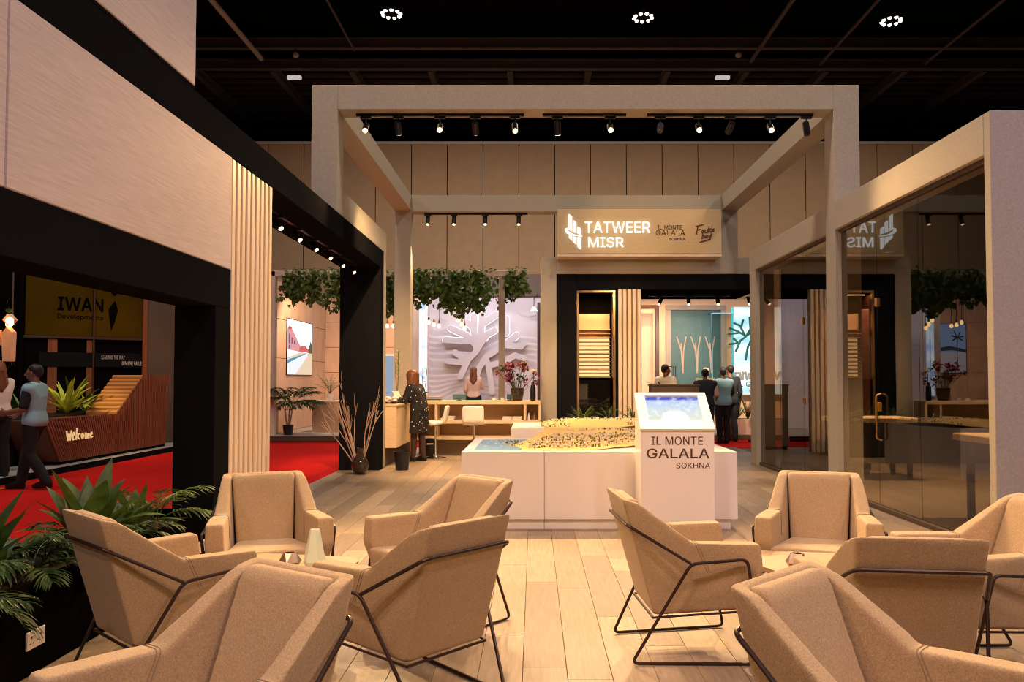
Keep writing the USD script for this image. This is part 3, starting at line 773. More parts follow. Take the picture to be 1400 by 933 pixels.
def palm_plant(loc, label, n, length, llen, material, rng=RNG, trunk=.05, lw=.016, leaflets=16, pitch=(.5, 1.35), name='palm_plant', droop=(.8, 1.7)):
    t = thing(name, label, 'plant', loc)
    for k in range(n):
        a = k * 2.4 + rng.uniform(-.3, .3)
        obj('frond', frond((.01 * math.cos(a), .01 * math.sin(a), trunk), a, rng.uniform(*pitch), length * rng.uniform(.75, 1.05), rng.uniform(*droop), leaflets, llen, lw, rng), material, t)
    obj('stem', sweep([(0, 0, -.08), (0, 0, trunk + .02)], .018, 8), 'branch', t)
    return t
leafy_plant((-2.80, 5.10, .40), 'tallest broad-leaved plant in the black planter, in front of the red carpet', 26, .56, .15, 'leaf_mid', pitch=(.75, 1.5), droop=(.2, 1.2))
leafy_plant((-2.80, 4.05, .40), 'dark broad-leaved plant at the picture edge of the black planter', 20, .52, .15, 'leaf_deep', pitch=(.7, 1.45), droop=(.2, 1.1))
leafy_plant((-2.72, 5.48, .40), 'smaller broad-leaved plant in the black planter next to the doorway post', 16, .40, .10, 'leaf_mid', pitch=(.6, 1.4), droop=(.3, 1.2))
palm_plant((-2.76, 4.58, .40), 'feathery palm between two broad-leaved plants in the black planter', 11, .48, .17, 'leaf_deep', pitch=(.4, 1.1))
palm_plant((-2.68, 5.74, .40), 'feathery palm at the doorway post end of the black planter', 10, .46, .17, 'leaf_mid')
palm_plant((-2.64, 4.25, .40), 'low feathery palm spilling over the black planter edge above a socket', 11, .40, .16, 'leaf_deep', pitch=(.2, .9))
palm_plant((-2.62, 5.02, .40), 'low feathery palm spilling over the black planter edge behind an armchair', 10, .40, .16, 'leaf_deep', pitch=(.2, .9))
palm_plant((-2.66, 3.55, .40), 'feathery palm of the black planter cut by the picture edge', 10, .46, .17, 'leaf_deep', pitch=(.2, 1.2))

# ================================================================== vase of bare branches by the black column
t = thing('branch_vase', 'smoked glass floor vase standing before the black column', 'vase', (-2.68, 12.45, 0))
obj('body', lathe([(.0, .0), (.065, .0), (.11, .05), (.132, .12), (.122, .20), (.08, .27), (.045, .33), (.043, .39), (.055, .405), (.048, .405), (.036, .39), (.036, .33), (.072, .265), (.112, .20), (.122, .12), (.10, .055), (.058, .014), (0, .014)], 40), 'vase_glass', t, True)
bt = thing('bare_branches', 'tall bare dry branches standing in the smoked glass vase', 'branches', (-2.68, 12.45, 0))
rb = random.Random(5)
def twig(p, h, pitch, l, r, depth, out):
    n = 5; pts = [np.array(p, float)]
    for i in range(n):
        pitch2 = pitch + rb.uniform(-.10, .10); h += rb.uniform(-.12, .12)
        d = np.array([math.cos(h) * math.cos(pitch2), math.sin(h) * math.cos(pitch2), math.sin(pitch2)]); pts.append(pts[-1] + d * l / n)
    out.append(sweep(pts, np.linspace(r, r * .45, n + 1), 6))
    if depth:
        for k in range(rb.choice((2, 3))):
            i = rb.choice((2, 3, 4)); twig(pts[i], h + rb.uniform(-.5, .5), pitch + rb.uniform(-.35, .30), l * rb.uniform(.4, .6), r * .5, depth - 1, out)
for h, pitch, l in ((PI, 1.26, 1.12), (PI - .2, 1.32, 1.05), (PI + .3, 1.20, 1.0), (.15, 1.38, .92), (-.2, 1.30, 1.0), (.3, 1.50, .95), (PI, .92, .72), (PI + .1, 1.22, 1.2), (PI - .1, 1.30, 1.15)):
    out = []; twig((.01 * math.cos(h), .01 * math.sin(h), .03), h, pitch, l, .013, 2, out)
    obj('branch', out, 'branch', bt, 50)
def bin_(loc, label, r=.135, h=.29):
    t = thing('waste_bin', label, 'bin', loc)
    obj('body', lathe([(0, 0), (r * .74, 0), (r, h), (r * 1.03, h), (r * 1.03, h + .008), (r * .96, h + .008), (r * .70, .012), (0, .012)], 32), 'black_plastic', t, 40)
bin_((-2.13, 13.05, 0), 'black tapered waste bin in front of the pale wood counter')
bin_((-1.98, 15.45, 0), 'black waste bin under the counter behind the bar stool leg', .13, .32)

# ================================================================== model tables and kiosk
mt = thing('model_table', 'long white display table carrying the resort model, kiosk in front', 'display table')
TX0, TX1, TXS = -.705, 1.975, .10
TZ = .752
obj('cabinet', bx(TX0, TXS - .002, 7.84, 9.70, .10, TZ, .003), 'white_gloss', mt); obj('cabinet', bx(TXS + .002, TX1, 7.84, 9.70, .10, TZ, .003), 'white_gloss', mt)
obj('plinth', bx(TX0 + .03, TXS - .002, 7.88, 9.66, 0, .099, .002), 'white_gloss', mt); obj('plinth', bx(TXS + .002, TX1 - .06, 7.88, 9.66, 0, .099, .002), 'white_gloss', mt)
m2 = thing('model_table', 'second white display table behind the first, with a cut corner', 'display table')
P = Polygon([(-.33, 11.65), (1.60, 11.65), (1.95, 12.3), (1.95, 13.35), (-.33, 13.35)])
b = extrude(P, TZ - .1); b.apply_translation((0, 0, .1)); obj('cabinet', b, 'white_gloss', m2)
b = extrude(P.buffer(-.04, join_style='mitre'), .099); obj('plinth', b, 'white_gloss', m2)

def terrain(poly, hfun, y_step=.035):
    x0, y0, x1, y1 = poly.bounds; nx, ny = int((x1 - x0) / y_step) + 1, int((y1 - y0) / y_step) + 1
    X, Y = np.meshgrid(np.linspace(x0, x1, nx), np.linspace(y0, y1, ny)); V = np.column_stack([X.ravel(), Y.ravel(), np.zeros(X.size)])
    V[:, 2] = hfun(V[:, 0], V[:, 1]); Fc = []
    ins = np.array([poly.buffer(y_step * .7).contains(Point(a, b)) for a, b in V[:, :2]])
    for j in range(ny - 1):
        for i in range(nx - 1):
            a = j * nx + i; q = (a, a + 1, a + nx + 1, a + nx)
            if all(ins[list(q)]): Fc += [(q[0], q[1], q[2]), (q[0], q[2], q[3])]
    used = np.unique(Fc); remap = -np.ones(len(V), int); remap[used] = np.arange(len(used))
    top = V[used]; Fa = remap[np.array(Fc)]; return trimesh.Trimesh(top, Fa, process=False)
def scatter_model(parent, poly, hfun, n, seed, ztop, hs=1.0):
    r = random.Random(seed); x0, y0, x1, y1 = poly.bounds; hb_, tb_ = [], []
    ico = trimesh.creation.icosphere(0, 1.0); k = 0
    while k < n:
        x, y = r.uniform(x0, x1), r.uniform(y0, y1)
        if not poly.contains(Point(x, y)): continue
        z = float(hfun(np.array([x]), np.array([y]))[0]); k += 1
        if k % 5 < 3:
            w, d, h = r.uniform(.014, .032), r.uniform(.012, .024), r.uniform(.010, .024) * hs
            m = trimesh.creation.box(extents=(w, d, h)); m.apply_transform(trimesh.transformations.rotation_matrix(r.choice((0, .2, -.3)), (0, 0, 1))); m.apply_translation((x, y, z + h / 2 - .002)); hb_.append(m)
        else:
            m = ico.copy(); s = r.uniform(.006, .011); m.apply_scale((s, s, s * 1.5)); m.apply_translation((x, y, z + s)); tb_.append(m)
    obj('villas', hb_, 'house_cream', parent, kind='stuff'); obj('trees', tb_, 'tree_dark', parent, kind='stuff')
md = thing('resort_model', 'sand coloured architectural model of a seaside resort on the long table', 'architectural model')
def h1(x, y):
    u = np.clip((y - 8.05) / 1.55, 0, 1); return TZ + .003 + .13 * u ** 1.3 * np.clip((x + .28) / .5, 0, 1) + .006 * np.sin(x * 9) * u
land1 = Polygon([(-.10, 8.02), (.55, 8.02), (1.0, 8.35), (1.6, 8.9), (1.9, 9.2), (1.9, 9.66), (.15, 9.66), (-.02, 9.2), (-.18, 8.75), (-.30, 8.62), (-.16, 8.35)])
obj('land', terrain(land1, h1), 'sand', md, True)
town1 = Polygon([(-.06, 8.2), (.45, 8.16), (.95, 8.45), (1.5, 8.95), (1.85, 9.3), (1.85, 9.6), (.4, 9.45), (.1, 9.0), (-.05, 8.6)]).difference(Polygon([(.2, 9.15), (1.1, 9.2), (1.1, 9.4), (.3, 9.4)]))
obj('sea', bx(-.60, -.08, 8.05, 9.45, TZ + .0005, TZ + .003, 0), 'sea_blue', md)
scatter_model(md, town1, h1, 900, 3, TZ)
scatter_model(md, Polygon([(-.30, 8.5), (-.12, 8.45), (-.05, 8.9), (-.2, 9.2), (-.36, 8.9)]), lambda x, y: np.full(len(x), TZ + .004), 60, 9, TZ, .7)
rm = random.Random(4); yach = []
for k in range(22):
    x, y = rm.uniform(-.56, -.3), rm.uniform(8.3, 9.3); yach.append(move(hull([(-.012, 0, 0), (.014, 0, .004), (-.01, .005, .004), (-.01, -.005, .004), (0, 0, .016)]), (x, y, TZ + .0035), rm.uniform(0, 6)))
obj('boats', yach, 'white_matt', md, kind='stuff')
md2 = thing('resort_model', 'sand coloured model landscape on the second display table', 'architectural model')
def h2(x, y):
    return TZ + .003 + .07 * np.exp(-((x - .9) / .8) ** 2) * np.clip((y - 11.7) / .8, 0, 1) + .05 * np.clip((x - 1.2) / .5, 0, 1)
land2 = Polygon([(.16, 11.75), (1.55, 11.75), (1.88, 12.3), (1.88, 13.3), (.2, 13.3), (.10, 12.5)])
obj('land', terrain(land2, h2, .05), 'sand', md2, True)
scatter_model(md2, land2.difference(Polygon([(.5, 11.6), (1.4, 11.6), (1.4, 12.9), (.6, 12.9)])), h2, 420, 8, TZ)
obj('sea', bx(-.22, .02, 11.8, 13.2, TZ + .0005, TZ + .003, 0), 'teal_print', md2)

kk = thing('info_kiosk', 'white information kiosk with tilted screen and brown resort lettering', 'kiosk')
KX0, KX1, KF, KB = .978, 1.648, 7.38, 7.80
pr = [(KF, .0), (KB, .0), (KB, 1.285), (KF, .985)]
def side_poly(pts, x0, x1):
    m = extrude(Polygon(pts), x1 - x0); v = m.vertices; m.vertices = np.column_stack([x0 + v[:, 2], v[:, 0], v[:, 1]]); return trimesh.Trimesh(m.vertices, m.faces) if m.volume > 0 else m
obj('body', side_poly(pr, KX0, KX1), 'white_gloss', kk)
ang = math.atan2(.30, KB - KF); tx, tz_ = math.cos(ang), math.sin(ang); TL = math.hypot(KB - KF, .30)
def on_tilt(m, w=0.0):
    """drawing in x (width) and y (along the slope), thickness z out of the slope"""
    m = m.copy(); v = m.vertices; m.vertices = np.column_stack([v[:, 0], KF - .004 + v[:, 1] * tx - v[:, 2] * tz_, .992 + v[:, 1] * tz_ + v[:, 2] * tx]); return m
ring_ = sbox(KX0 - .008, -.012, KX1 + .006, TL + .03).difference(sbox(KX0 + .086, .115, KX1 - .075, TL - .02))
obj('screen_bezel', on_tilt(extrude(ring_, .026)), 'white_gloss', kk, label='white tilted screen surround')
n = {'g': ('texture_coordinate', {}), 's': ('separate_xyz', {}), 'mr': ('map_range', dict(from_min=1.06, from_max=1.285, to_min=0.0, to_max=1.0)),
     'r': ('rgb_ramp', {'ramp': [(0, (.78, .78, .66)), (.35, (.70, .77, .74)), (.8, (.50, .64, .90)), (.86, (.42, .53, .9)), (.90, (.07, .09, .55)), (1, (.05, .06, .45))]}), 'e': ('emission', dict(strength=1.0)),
     'mp': ('mapping', {'location': (-1.32 / .15, 0, -1.075 / .10), 'scale': (1 / .15, 0, 1 / .10)}), 'gr': ('gradient_texture', {'gradient_type': 'spherical'}), 'nz': ('noise_texture', dict(scale=22.0, detail=2.0)), 'cl': ('math', {'math_type': 'multiply_add', 'value2': .5, 'value3': -.12}), 'ad': ('math', {'math_type': 'add', 'use_clamp': True}),  # soft white glare painted into the screen emission
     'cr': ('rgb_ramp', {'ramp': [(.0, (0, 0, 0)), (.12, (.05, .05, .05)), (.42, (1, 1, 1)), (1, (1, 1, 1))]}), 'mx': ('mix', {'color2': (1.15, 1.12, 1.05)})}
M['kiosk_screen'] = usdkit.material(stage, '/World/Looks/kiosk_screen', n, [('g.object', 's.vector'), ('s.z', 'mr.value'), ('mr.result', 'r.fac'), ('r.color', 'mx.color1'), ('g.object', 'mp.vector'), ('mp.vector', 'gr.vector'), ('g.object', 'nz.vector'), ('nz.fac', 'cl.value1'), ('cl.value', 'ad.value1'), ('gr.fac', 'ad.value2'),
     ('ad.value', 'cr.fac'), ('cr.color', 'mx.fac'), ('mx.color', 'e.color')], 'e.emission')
scr = on_tilt(extrude(sbox(KX0 + .08, .11, KX1 - .07, TL - .015), .006)); obj('screen', scr, 'kiosk_screen', kk, label='lit screen fading from blue to pale around a painted white glare')
def kx(px): return (860 + px / 7.177 - PX) / F_PX * KF * .999
def kz(py): return EYE + KF * (.032727 + (PY - (530 + py / 7.177)) / F_PX)
obj('lettering', [words('IL MONTE', kx(217), kx(722), kz(562), kz(480), KF - .001, .002), words('GALALA', kx(172), kx(782), kz(692), kz(597), KF - .001, .002, .35), words('SOKHNA', kx(458), kx(790), kz(790), kz(737), KF - .001, .002)], 'brown_letter', kk, label='dark brown resort name in three lines')

# ================================================================== counter with stools
ct = thing('reception_counter', 'pale oak reception counter with open shelves, running round two sides', 'counter')
CZ = 1.045
obj('side_body', bx(-2.95, -2.31, 13.54, 16.1, .31, CZ - .04, .004), 'pale_oak', ct)
obj('side_top', bx(-2.97, -2.29, 13.53, 16.12, CZ - .039, CZ, .004), 'pale_oak', ct)
obj('side_plinth', bx(-2.90, -2.5, 13.6, 16.1, 0, .309, .002), 'brown_box', ct)
obj('top', bx(-2.288, .13, 15.68, 16.18, CZ - .07, CZ, .004), 'pale_oak', ct)
obj('shelf', bx(-2.288, .13, 15.70, 16.15, .60, .665, .004), 'pale_oak', ct)
obj('shelf', bx(-2.288, .13, 15.70, 16.15, .285, .35, .004), 'pale_oak', ct)
obj('back_board', bx(-2.288, .13, 16.151, 16.18, .285, CZ - .071, .002), 'shelf_back', ct)
for x in (-1.93, -.20, .09):
    obj('divider', bx(x, x + .05, 15.69, 16.149, .351 if x < -1 else .666, .599 if x < -1 else CZ - .071, .004), 'pale_oak', ct)
obj('divider', bx(-1.93, -1.88, 15.69, 16.149, .666, CZ - .071, .004), 'pale_oak', ct)
obj('kick_board', bx(-2.288, -1.15, 16.05, 16.1, 0, .284, .002), 'shelf_back', ct)
obj('kick_board', bx(-.4, .13, 16.05, 16.1, 0, .284, .002), 'shelf_back', ct)

def bar_stool():
    t = thing('bar_stool', '', 'bar stool')
    L = [(.20, 0, .62), (.20, 0, .665), (-.12, 0, .655), (-.185, 0, .70), (-.215, 0, .90), (-.222, 0, .945)]
    prof = LineString([(p[0], p[2]) for p in fillet(L[1:], .07, n=8)]).buffer(.030, quad_segs=6)
    s = extrude(prof, .40); v = s.vertices; s.vertices = np.column_stack([v[:, 0], v[:, 2] - .20, v[:, 1]]); s = trimesh.Trimesh(s.vertices, s.faces)
    s.fix_normals(); obj('seat', soft(man(s), .03, 6), 'white_leather', t, True)
    obj('seat_plate', bx(-.09, .11, -.09, .09, .60, .625, .004), 'chrome', t)
    obj('column', lathe([(0, .02), (.032, .03), (.030, .34), (.022, .35), (.022, .60), (0, .60)], 20), 'chrome', t, 40)
    obj('base', lathe([(0, 0), (.20, 0), (.205, .008), (.12, .022), (.05, .04), (.034, .07), (0, .07)], 36), 'chrome', t, 40)
    obj('footrest', sweep(fillet([(.0, .03, .26), (.17, .10, .26), (.17, -.10, .26), (.0, -.03, .26)], .04), .009, 8), 'chrome', t, 40)
    obj('lever', sweep([(.05, .03, .60), (.10, .16, .575), (.105, .20, .54)], .005, 6), 'black_plastic', t)
    return t
st = bar_stool(); ops = UsdGeom.Xformable(st).GetOrderedXformOps(); ops[0].Set(Gf.Vec3d(-1.84, 15.05, 0)); ops[1].Set(180.0)
tag(st, 'white bar stool on a chrome foot, seen from its side beside the standing woman', None, 'bar stools at the counter')
dup(st, (-1.115, 15.0, 0), PI / 2, 'white bar stool showing its padded back, under the woman behind the counter')
# ================================================================== things on the counter
t = thing('serving_tray', 'dark tray of crumpled pale shells on the side counter', 'tray', (-2.52, 13.9, CZ))
obj('tray', [bx(-.16, .17, -.20, .20, 0, .012, .003), bx(-.16, -.15, -.2, .2, .01, .035, .002), bx(.16, .17, -.2, .2, .01, .035, .002), bx(-.16, .17, -.2, -.19, .01, .035, .002), bx(-.16, .17, .19, .2, .01, .035, .002)], 'black_plastic', t)
rs = random.Random(2)
for k in range(9):
    s = trimesh.creation.icosphere(2, .05); v = s.vertices * np.array([1.1, .8, .7]); v *= (.75 + .5 * meshkit.noise(v * 28 + k, k))[:, None]; s.vertices = v
    obj('shell', move(s, (rs.uniform(-.10, .11), rs.uniform(-.14, .14), .05 + .02 * (k % 3)), rs.uniform(0, 6)), 'cloth_white', t, True)
def orchid(loc, label, pot, stemh, mat_leaf_, petals, seed, pale=False):
    r = random.Random(seed); t = thing('potted_orchid', label, 'plant', loc)
    obj('pot', lathe([(0, 0), (.055, 0), (.075, .12), (.078, .13), (.068, .13), (.06, .02), (0, .02)], 24), pot, t, 40)
    obj('stem', [sweep([(0, 0, .1), (.02, .0, stemh * .5), (.05 if pale else .015, 0, stemh)], .006, 6), sweep([(0, 0, .1), (-.03, .02, stemh * .45), (-.05, .02, stemh * .8)], .005, 6)], 'leaf_mid', t)
    for k in range(5): obj('leaf', blade((0, 0, .12), k * 1.26 + .4, .7, .2, .05, 1.1, 6), mat_leaf_, t, True)
    for k in range(petals):
        h = stemh * r.uniform(.45, 1.02); a = r.uniform(0, 6.28)
        fl_ = [blade((.03 * math.cos(a), .03 * math.sin(a), h), a + q * 1.257, .5, .055, .04, .5, 3) for q in range(5)] if pale else [blade((.01, 0, h), a + q * 3.1, .6, .10, .022, .6, 4) for q in range(2)]
        obj('flower' if pale else 'leaf', fl_, 'petal_pale' if pale else 'leaf_lime', t)
    return t
orchid((-2.58, 15.2, CZ), 'tall thin stemmed plant with yellow-green leaves on the side counter', 'black_plastic', .95, 'leaf_mid', 22, 3)
orchid((-2.78, 14.4, CZ), 'dark pot plant with broad drooping leaves at the end of the side counter', 'black_plastic', .62, 'leaf_deep', 8, 4)
orchid((-2.17, 15.95, CZ), 'white orchid beside the standing woman on the counter', 'pot_white', .62, 'leaf_deep', 7, 6, True)
t = thing('paper_stack', 'dark stack of brochures on the counter beside the standing woman', 'brochures', (-1.98, 15.9, CZ))
for k in range(5): obj('brochure', bx(-.15 + .008 * (k % 2), .15, -.11, .11, k * .016, k * .016 + .015, .002), 'steel_dark' if k % 2 else 'grey_trim', t)
for i, (x, w, l) in enumerate([(-1.48, .13, 'teal monitor on the counter beside the woman in the pale blouse'), (-.47, .07, 'teal monitor on the counter below the red flowers')]):
    t = thing('monitor', l, 'monitor', (x, 16.02, CZ)); obj('screen', bx(-w, w, .0, .015, .02, .125, .004), 'teal_panel', t); obj('foot', bx(-.05, .05, -.04, .06, 0, .012, .002), 'black_plastic', t); obj('neck', bx(-.015, .015, .015, .025, .01, .08, .002), 'black_plastic', t)
for x, l in ((-.79, 'white coffee cup on the counter between the two monitors'), (-.62, 'white coffee cup on the counter next to the pale post')):
    t = thing('coffee_cup', l, 'cup', (x, 15.85, CZ)); obj('cup', lathe([(0, 0), (.025, 0), (.038, .06), (.034, .06), (.022, .006), (0, .006)], 20), 'white_gloss', t, 40); obj('saucer', lathe([(0, 0), (.045, 0), (.065, .012), (0, .006)], 24), 'white_gloss', t, 40); obj('handle', sweep(fillet([(.034, 0, .05), (.06, 0, .045), (.055, 0, .02), (.028, 0, .015)], .01), .004, 6), 'white_gloss', t)
for i, x in enumerate((-.52, -.33)):
    t = thing('book_pile', ['low pile of pale books on the counter shelf, nearer the stools', 'low pile of pale books on the counter shelf, next to the cubby'][i], 'books', (x, 15.85, .665))
    obj('book', bx(-.10, .08, -.1, .1, 0, .035, .003), 'paper', t); obj('book', bx(-.09, .09, -.1, .1, .036, .07, .003), 'cloth_white', t)
t = thing('book_pile', 'pile of pale books on the counter shelf behind the first bar stool', 'books', (-1.68, 15.85, .665)); obj('book', bx(-.15, .12, -.1, .1, 0, .04, .003), 'paper', t); obj('book', bx(-.12, .13, -.1, .1, .041, .08, .003), 'cloth_white', t)
for x, l, m in ((-.10, 'small white bottle in the counter cubby', 'white_matt'), (.01, 'small brown bottle in the counter cubby', 'bronze_glaze')):
    t = thing('small_bottle', l, 'bottle', (x, 15.85, .665)); obj('body', lathe([(0, 0), (.026, 0), (.028, .06), (.010, .10), (.009, .145), (0, .145)], 18), m, t, 40); obj('cap', lathe([(0, .146), (.011, .146), (.011, .165), (0, .165)], 14), 'black_plastic', t, 40)
t = thing('flower_vase', 'wide glass vase under the big red flower arrangement', 'vase', (-.33, 15.9, CZ))
obj('body', lathe([(0, 0), (.10, 0), (.125, .12), (.13, .25), (.125, .25), (.118, .12), (.09, .012), (0, .012)], 28), 'vase_glass', t, True)
t = thing('flower_arrangement', 'big dark red and purple flower arrangement on the counter', 'flowers', (-.33, 15.9, CZ))
rf = random.Random(12)
for k in range(26):
    a = rf.uniform(0, 6.28); h = rf.uniform(.35, .80); sp = rf.uniform(.05, .42) * (1.15 - .3 * h)
    p = np.array([sp * math.cos(a) - .02, sp * math.sin(a) * .4, h])
    obj('stem', sweep([(rf.uniform(-.06, .06), rf.uniform(-.04, .04), .02), p * (.4, .4, .55), p], .004, 5), 'leaf_deep', t)
    obj('flower', [blade(p + np.array([rf.uniform(-.05, .05), rf.uniform(-.03, .03), rf.uniform(-.08, .05)]), rf.uniform(0, 6.28), rf.uniform(-.2, 1.2), rf.uniform(.06, .10), .05, .7, 3) for q in range(12)], 'petal_red' if k % 4 else 'leaf_deep', t)
t = thing('dark_flower_vase', 'slim dark vase with one pale yellow bloom at the counter end', 'vase', (-.02, 15.86, CZ))
obj('body', lathe([(0, 0), (.05, 0), (.055, .06), (.05, .26), (.028, .32), (.03, .36), (.024, .36), (.022, .32), (.044, .26), (.046, .06), (0, .02)], 24), 'black_plastic', t, True)
obj('stem', sweep([(0, 0, .1), (.01, 0, .38), (.012, 0, .55)], .006, 6), 'leaf_deep', t)
obj('flower', [blade((.012, 0, .56), k * 2.4, 1.25 - k * .022, .085, .022, .8, 4) for k in range(50)], 'petal_pale', t)
for k in range(4): obj('leaf', blade((.01, 0, .42 + .03 * k), k * 1.7, .3, .12, .05, .8, 5), 'leaf_deep', t, True)

# ================================================================== neighbouring booth with ivy beam
nb = thing('ivy_booth', 'neighbouring booth with pink tiled walls and a pale beam wrapped in ivy', 'booth', kind='structure')
obj('skirting', bx(-6.6, 1.7, 19.08, 19.12, 0, .12, .004), 'brown_box', nb); obj('platform', bx(-6.6, 1.7, 19.121, 25.0, 0, .118, .002), 'grey_trim', nb)
obj('corner_post', bx(-6.42, -6.20, 19.2, 19.4, .12, 4.08, .006), 'pale_edge', nb)
obj('beam', bx(-6.42, -.28, 19.2, 19.4, 3.945, 4.07, .006), 'pale_edge', nb)
obj('mid_post', bx(-.845, -.70, 19.22, 19.36, .12, 3.944, .006), 'beige_linen', nb)
obj('side_backing', bx(-6.62, -6.5, 19.2, 25.0, .12, 4.05, .004), 'slat_back', nb)
for i in range(3):
    for k, (z0, z1) in enumerate(((.125, 1.05), (1.06, 2.0), (2.01, 3.0), (3.01, 3.95))):
        obj('tile', bx(-6.499, -6.46, 19.42 + i * 1.84, 19.42 + i * 1.84 + 1.83, z0, z1, .006), 'pink_tile', nb)
obj('back_backing', bx(-6.5, -3.15, 24.9, 25.0, .12, 4.05, .004), 'slat_back', nb)
for i in range(4):
    for k in range(5):
        obj('tile', bx(-6.45 + i * .82, -6.45 + i * .82 + .81, 24.86, 24.899, .125 + k * .78, .125 + k * .78 + .77, .006), 'pink_tile', nb)
obj('post', bx(-3.33, -3.14, 21.9, 22.1, .12, 4.05, .006), 'slat_wood', nb)
obj('header', bx(-2.9, 1.7, 21.86, 22.15, 3.74, 4.34, .004), 'brown_box', nb)
obj('edge_post', bx(.09, .17, 21.70, 21.78, .12, 3.55, .004), 'dark_red_wood', nb)
# screen on the tiled wall: flat picture pieces on the panel
def lit(name, col, k=1.0): mat_emit(name, col, k)
lit('pic_sky', (.95, .98, 1.0), 1.6); lit('pic_red', (.75, .16, .14), .9); lit('pic_pink', (.85, .36, .36), .9); lit('pic_window', (.16, .17, .28), .8); lit('pic_road', (.88, .88, .95), 1.0); lit('pic_grass', (.62, .46, .22), .9); lit('pic_blue', (.10, .35, .55), .9); lit('pic_tree', (.12, .16, .08), .8); lit('pic_sand', (.85, .66, .46), .95)
tv = thing('wall_screen', 'large lit screen showing red houses along a street, on the pink tiled wall', 'screen')
YA, YB, ZA, ZB = 20.95, 23.3, 1.58, 3.08
obj('panel', bx(-6.459, -6.43, YA, YB, ZA, ZB, .004), 'black_plastic', tv)
def pic(pts, m, d):
    P = Polygon([(YA + .02 + u * (YB - YA - .04), ZA + .02 + w * (ZB - ZA - .04)) for u, w in pts]); e = extrude(P, .001); v = e.vertices
    e.vertices = np.column_stack([-6.4295 + d * .0015 + v[:, 2], v[:, 0], v[:, 1]]); obj('picture', e, m, tv)
pic([(0, 0), (1, 0), (1, 1), (0, 1)], 'pic_sky', 0)
pic([(0, .45), (.62, .42), (.62, .46), (.42, .60), (.30, .72), (.15, .84), (.05, .86), (0, .82)], 'pic_pink', 1)
pic([(0, .82), (.05, .88), (.15, .86), (.15, .82)], 'pic_red', 2); pic([(.45, .44), (.95, .42), (.95, .52), (.80, .50), (.7, .56), (.55, .55), (.45, .5)], 'pic_red', 2)
for k in range(4): pic([(.04 + k * .10, .56), (.08 + k * .10, .56), (.08 + k * .10, .72 - k * .055), (.04 + k * .10, .74 - k * .055)], 'pic_window', 3)
pic([(.04, .47), (.10, .47), (.10, .53), (.04, .53)], 'pic_window', 3)
pic([(0, .30), (.5, .42), (1, .42), (1, .0), (0, 0)], 'pic_sand', 1); pic([(0, .22), (.75, .40), (.85, .40), (.3, 0), (0, 0)], 'pic_road', 2); pic([(0, .26), (.7, .41), (.74, .41), (0, .20)], 'pic_blue', 3)
pic([(.86, .42), (1, .42), (1, .58), (.93, .66), (.87, .55)], 'pic_tree', 3)
lit('pic_dusk', (.42, .55, .85), .9); lit('pic_palm', (.10, .13, .14), .6); lit('pic_rose', (.80, .62, .62), .9)
t2 = thing('wall_screen', 'lit screen with palms on a beach, seen mirrored in the glass room pane', 'screen'); SA, SB, SC, SD = -5.6, -4.68, 1.66, 3.2
obj('panel', bx(SA, SB, 24.80, 24.855, SC, SD, .004), 'black_plastic', t2)
def pic2(P, m, d):
    P = affinity.affine_transform(P, [SB - SA - .04, 0, 0, SD - SC - .04, SA + .02, SC + .02]); obj('picture', stand(extrude(P, .001), 24.80 - d * .0015), m, t2)
pic2(sbox(0, 0, 1, 1), 'pic_dusk', 0); pic2(sbox(0, 0, 1, .42), 'pic_rose', 1); pic2(Polygon([(0, .42), (.5, .46), (1, .44), (1, .5), (.6, .55), (.2, .5), (0, .47)]), 'pic_palm', 2)
pic2(strokes([[(.3, .1), (.32, .4), (.30, .72)], [(.30, .72), (.12, .66)], [(.30, .72), (.2, .84)], [(.30, .72), (.42, .85)], [(.30, .72), (.48, .66)], [(.30, .72), (.1, .75)], [(.30, .72), (.5, .76)]], .03), 'pic_palm', 3)
# relief wall: terraced contours and the big branching coral
rw = thing('relief_wall', 'white wall of wavy contour relief with a big raised branching coral', 'wall', kind='structure')
X0, X1, Z0, Z1 = -2.88, 1.65, .125, 3.74
nx, nz = 190, 150
X, Z = np.meshgrid(np.linspace(X0, X1, nx), np.linspace(Z0, Z1, nz)); P3 = np.column_stack([X.ravel() * .55, Z.ravel() * .55, np.zeros(X.size)])
fld = 10 * meshkit.fbm(P3 + 5, 2, 3) + 1.6 * Z.ravel() + .5 * X.ravel(); fr0 = fld * 1.9; k0 = np.floor(fr0); u0 = fr0 - k0
hgt = .014 * (np.clip(u0 / .86, 0, 1) ** 1.0 - np.clip((u0 - .86) / .14, 0, 1))
V = np.column_stack([X.ravel(), 22.0 - hgt, Z.ravel()]); idx = np.arange(nx * nz).reshape(nz, nx)
q = np.column_stack([idx[:-1, :-1].ravel(), idx[:-1, 1:].ravel(), idx[1:, 1:].ravel(), idx[1:, :-1].ravel()])
obj('contours', (V, q), 'relief_white', rw, 35)
obj('backing', bx(X0, X1, 22.01, 22.1, Z0, Z1, 0), 'white_matt', rw)
def cw(p, Y=21.8): return ((p[0] - PX) / F_PX * Y * 1.003, EYE + Y * (.032727 + (PY - p[1]) / F_PX))
CORAL = [[(652, 480), (648, 455), (648, 433)], [(648, 450), (639, 441)], [(653, 478), (657, 462), (660, 424)], [(659, 443), (678, 430)], [(652, 474), (638, 459), (616, 449)], [(640, 467), (609, 465)],
         [(652, 480), (640, 492), (630, 515)], [(634, 490), (622, 482)], [(636, 496), (612, 494)], [(654, 476), (665, 458), (676, 452)],
         [(645, 540), (655, 504), (666, 487), (690, 472), (706, 459)], [(664, 490), (668, 500), (673, 536)], [(690, 472), (712, 474), (716, 470)], [(668, 500), (690, 495), (704, 486), (716, 490)], [(692, 455), (692, 436)]]
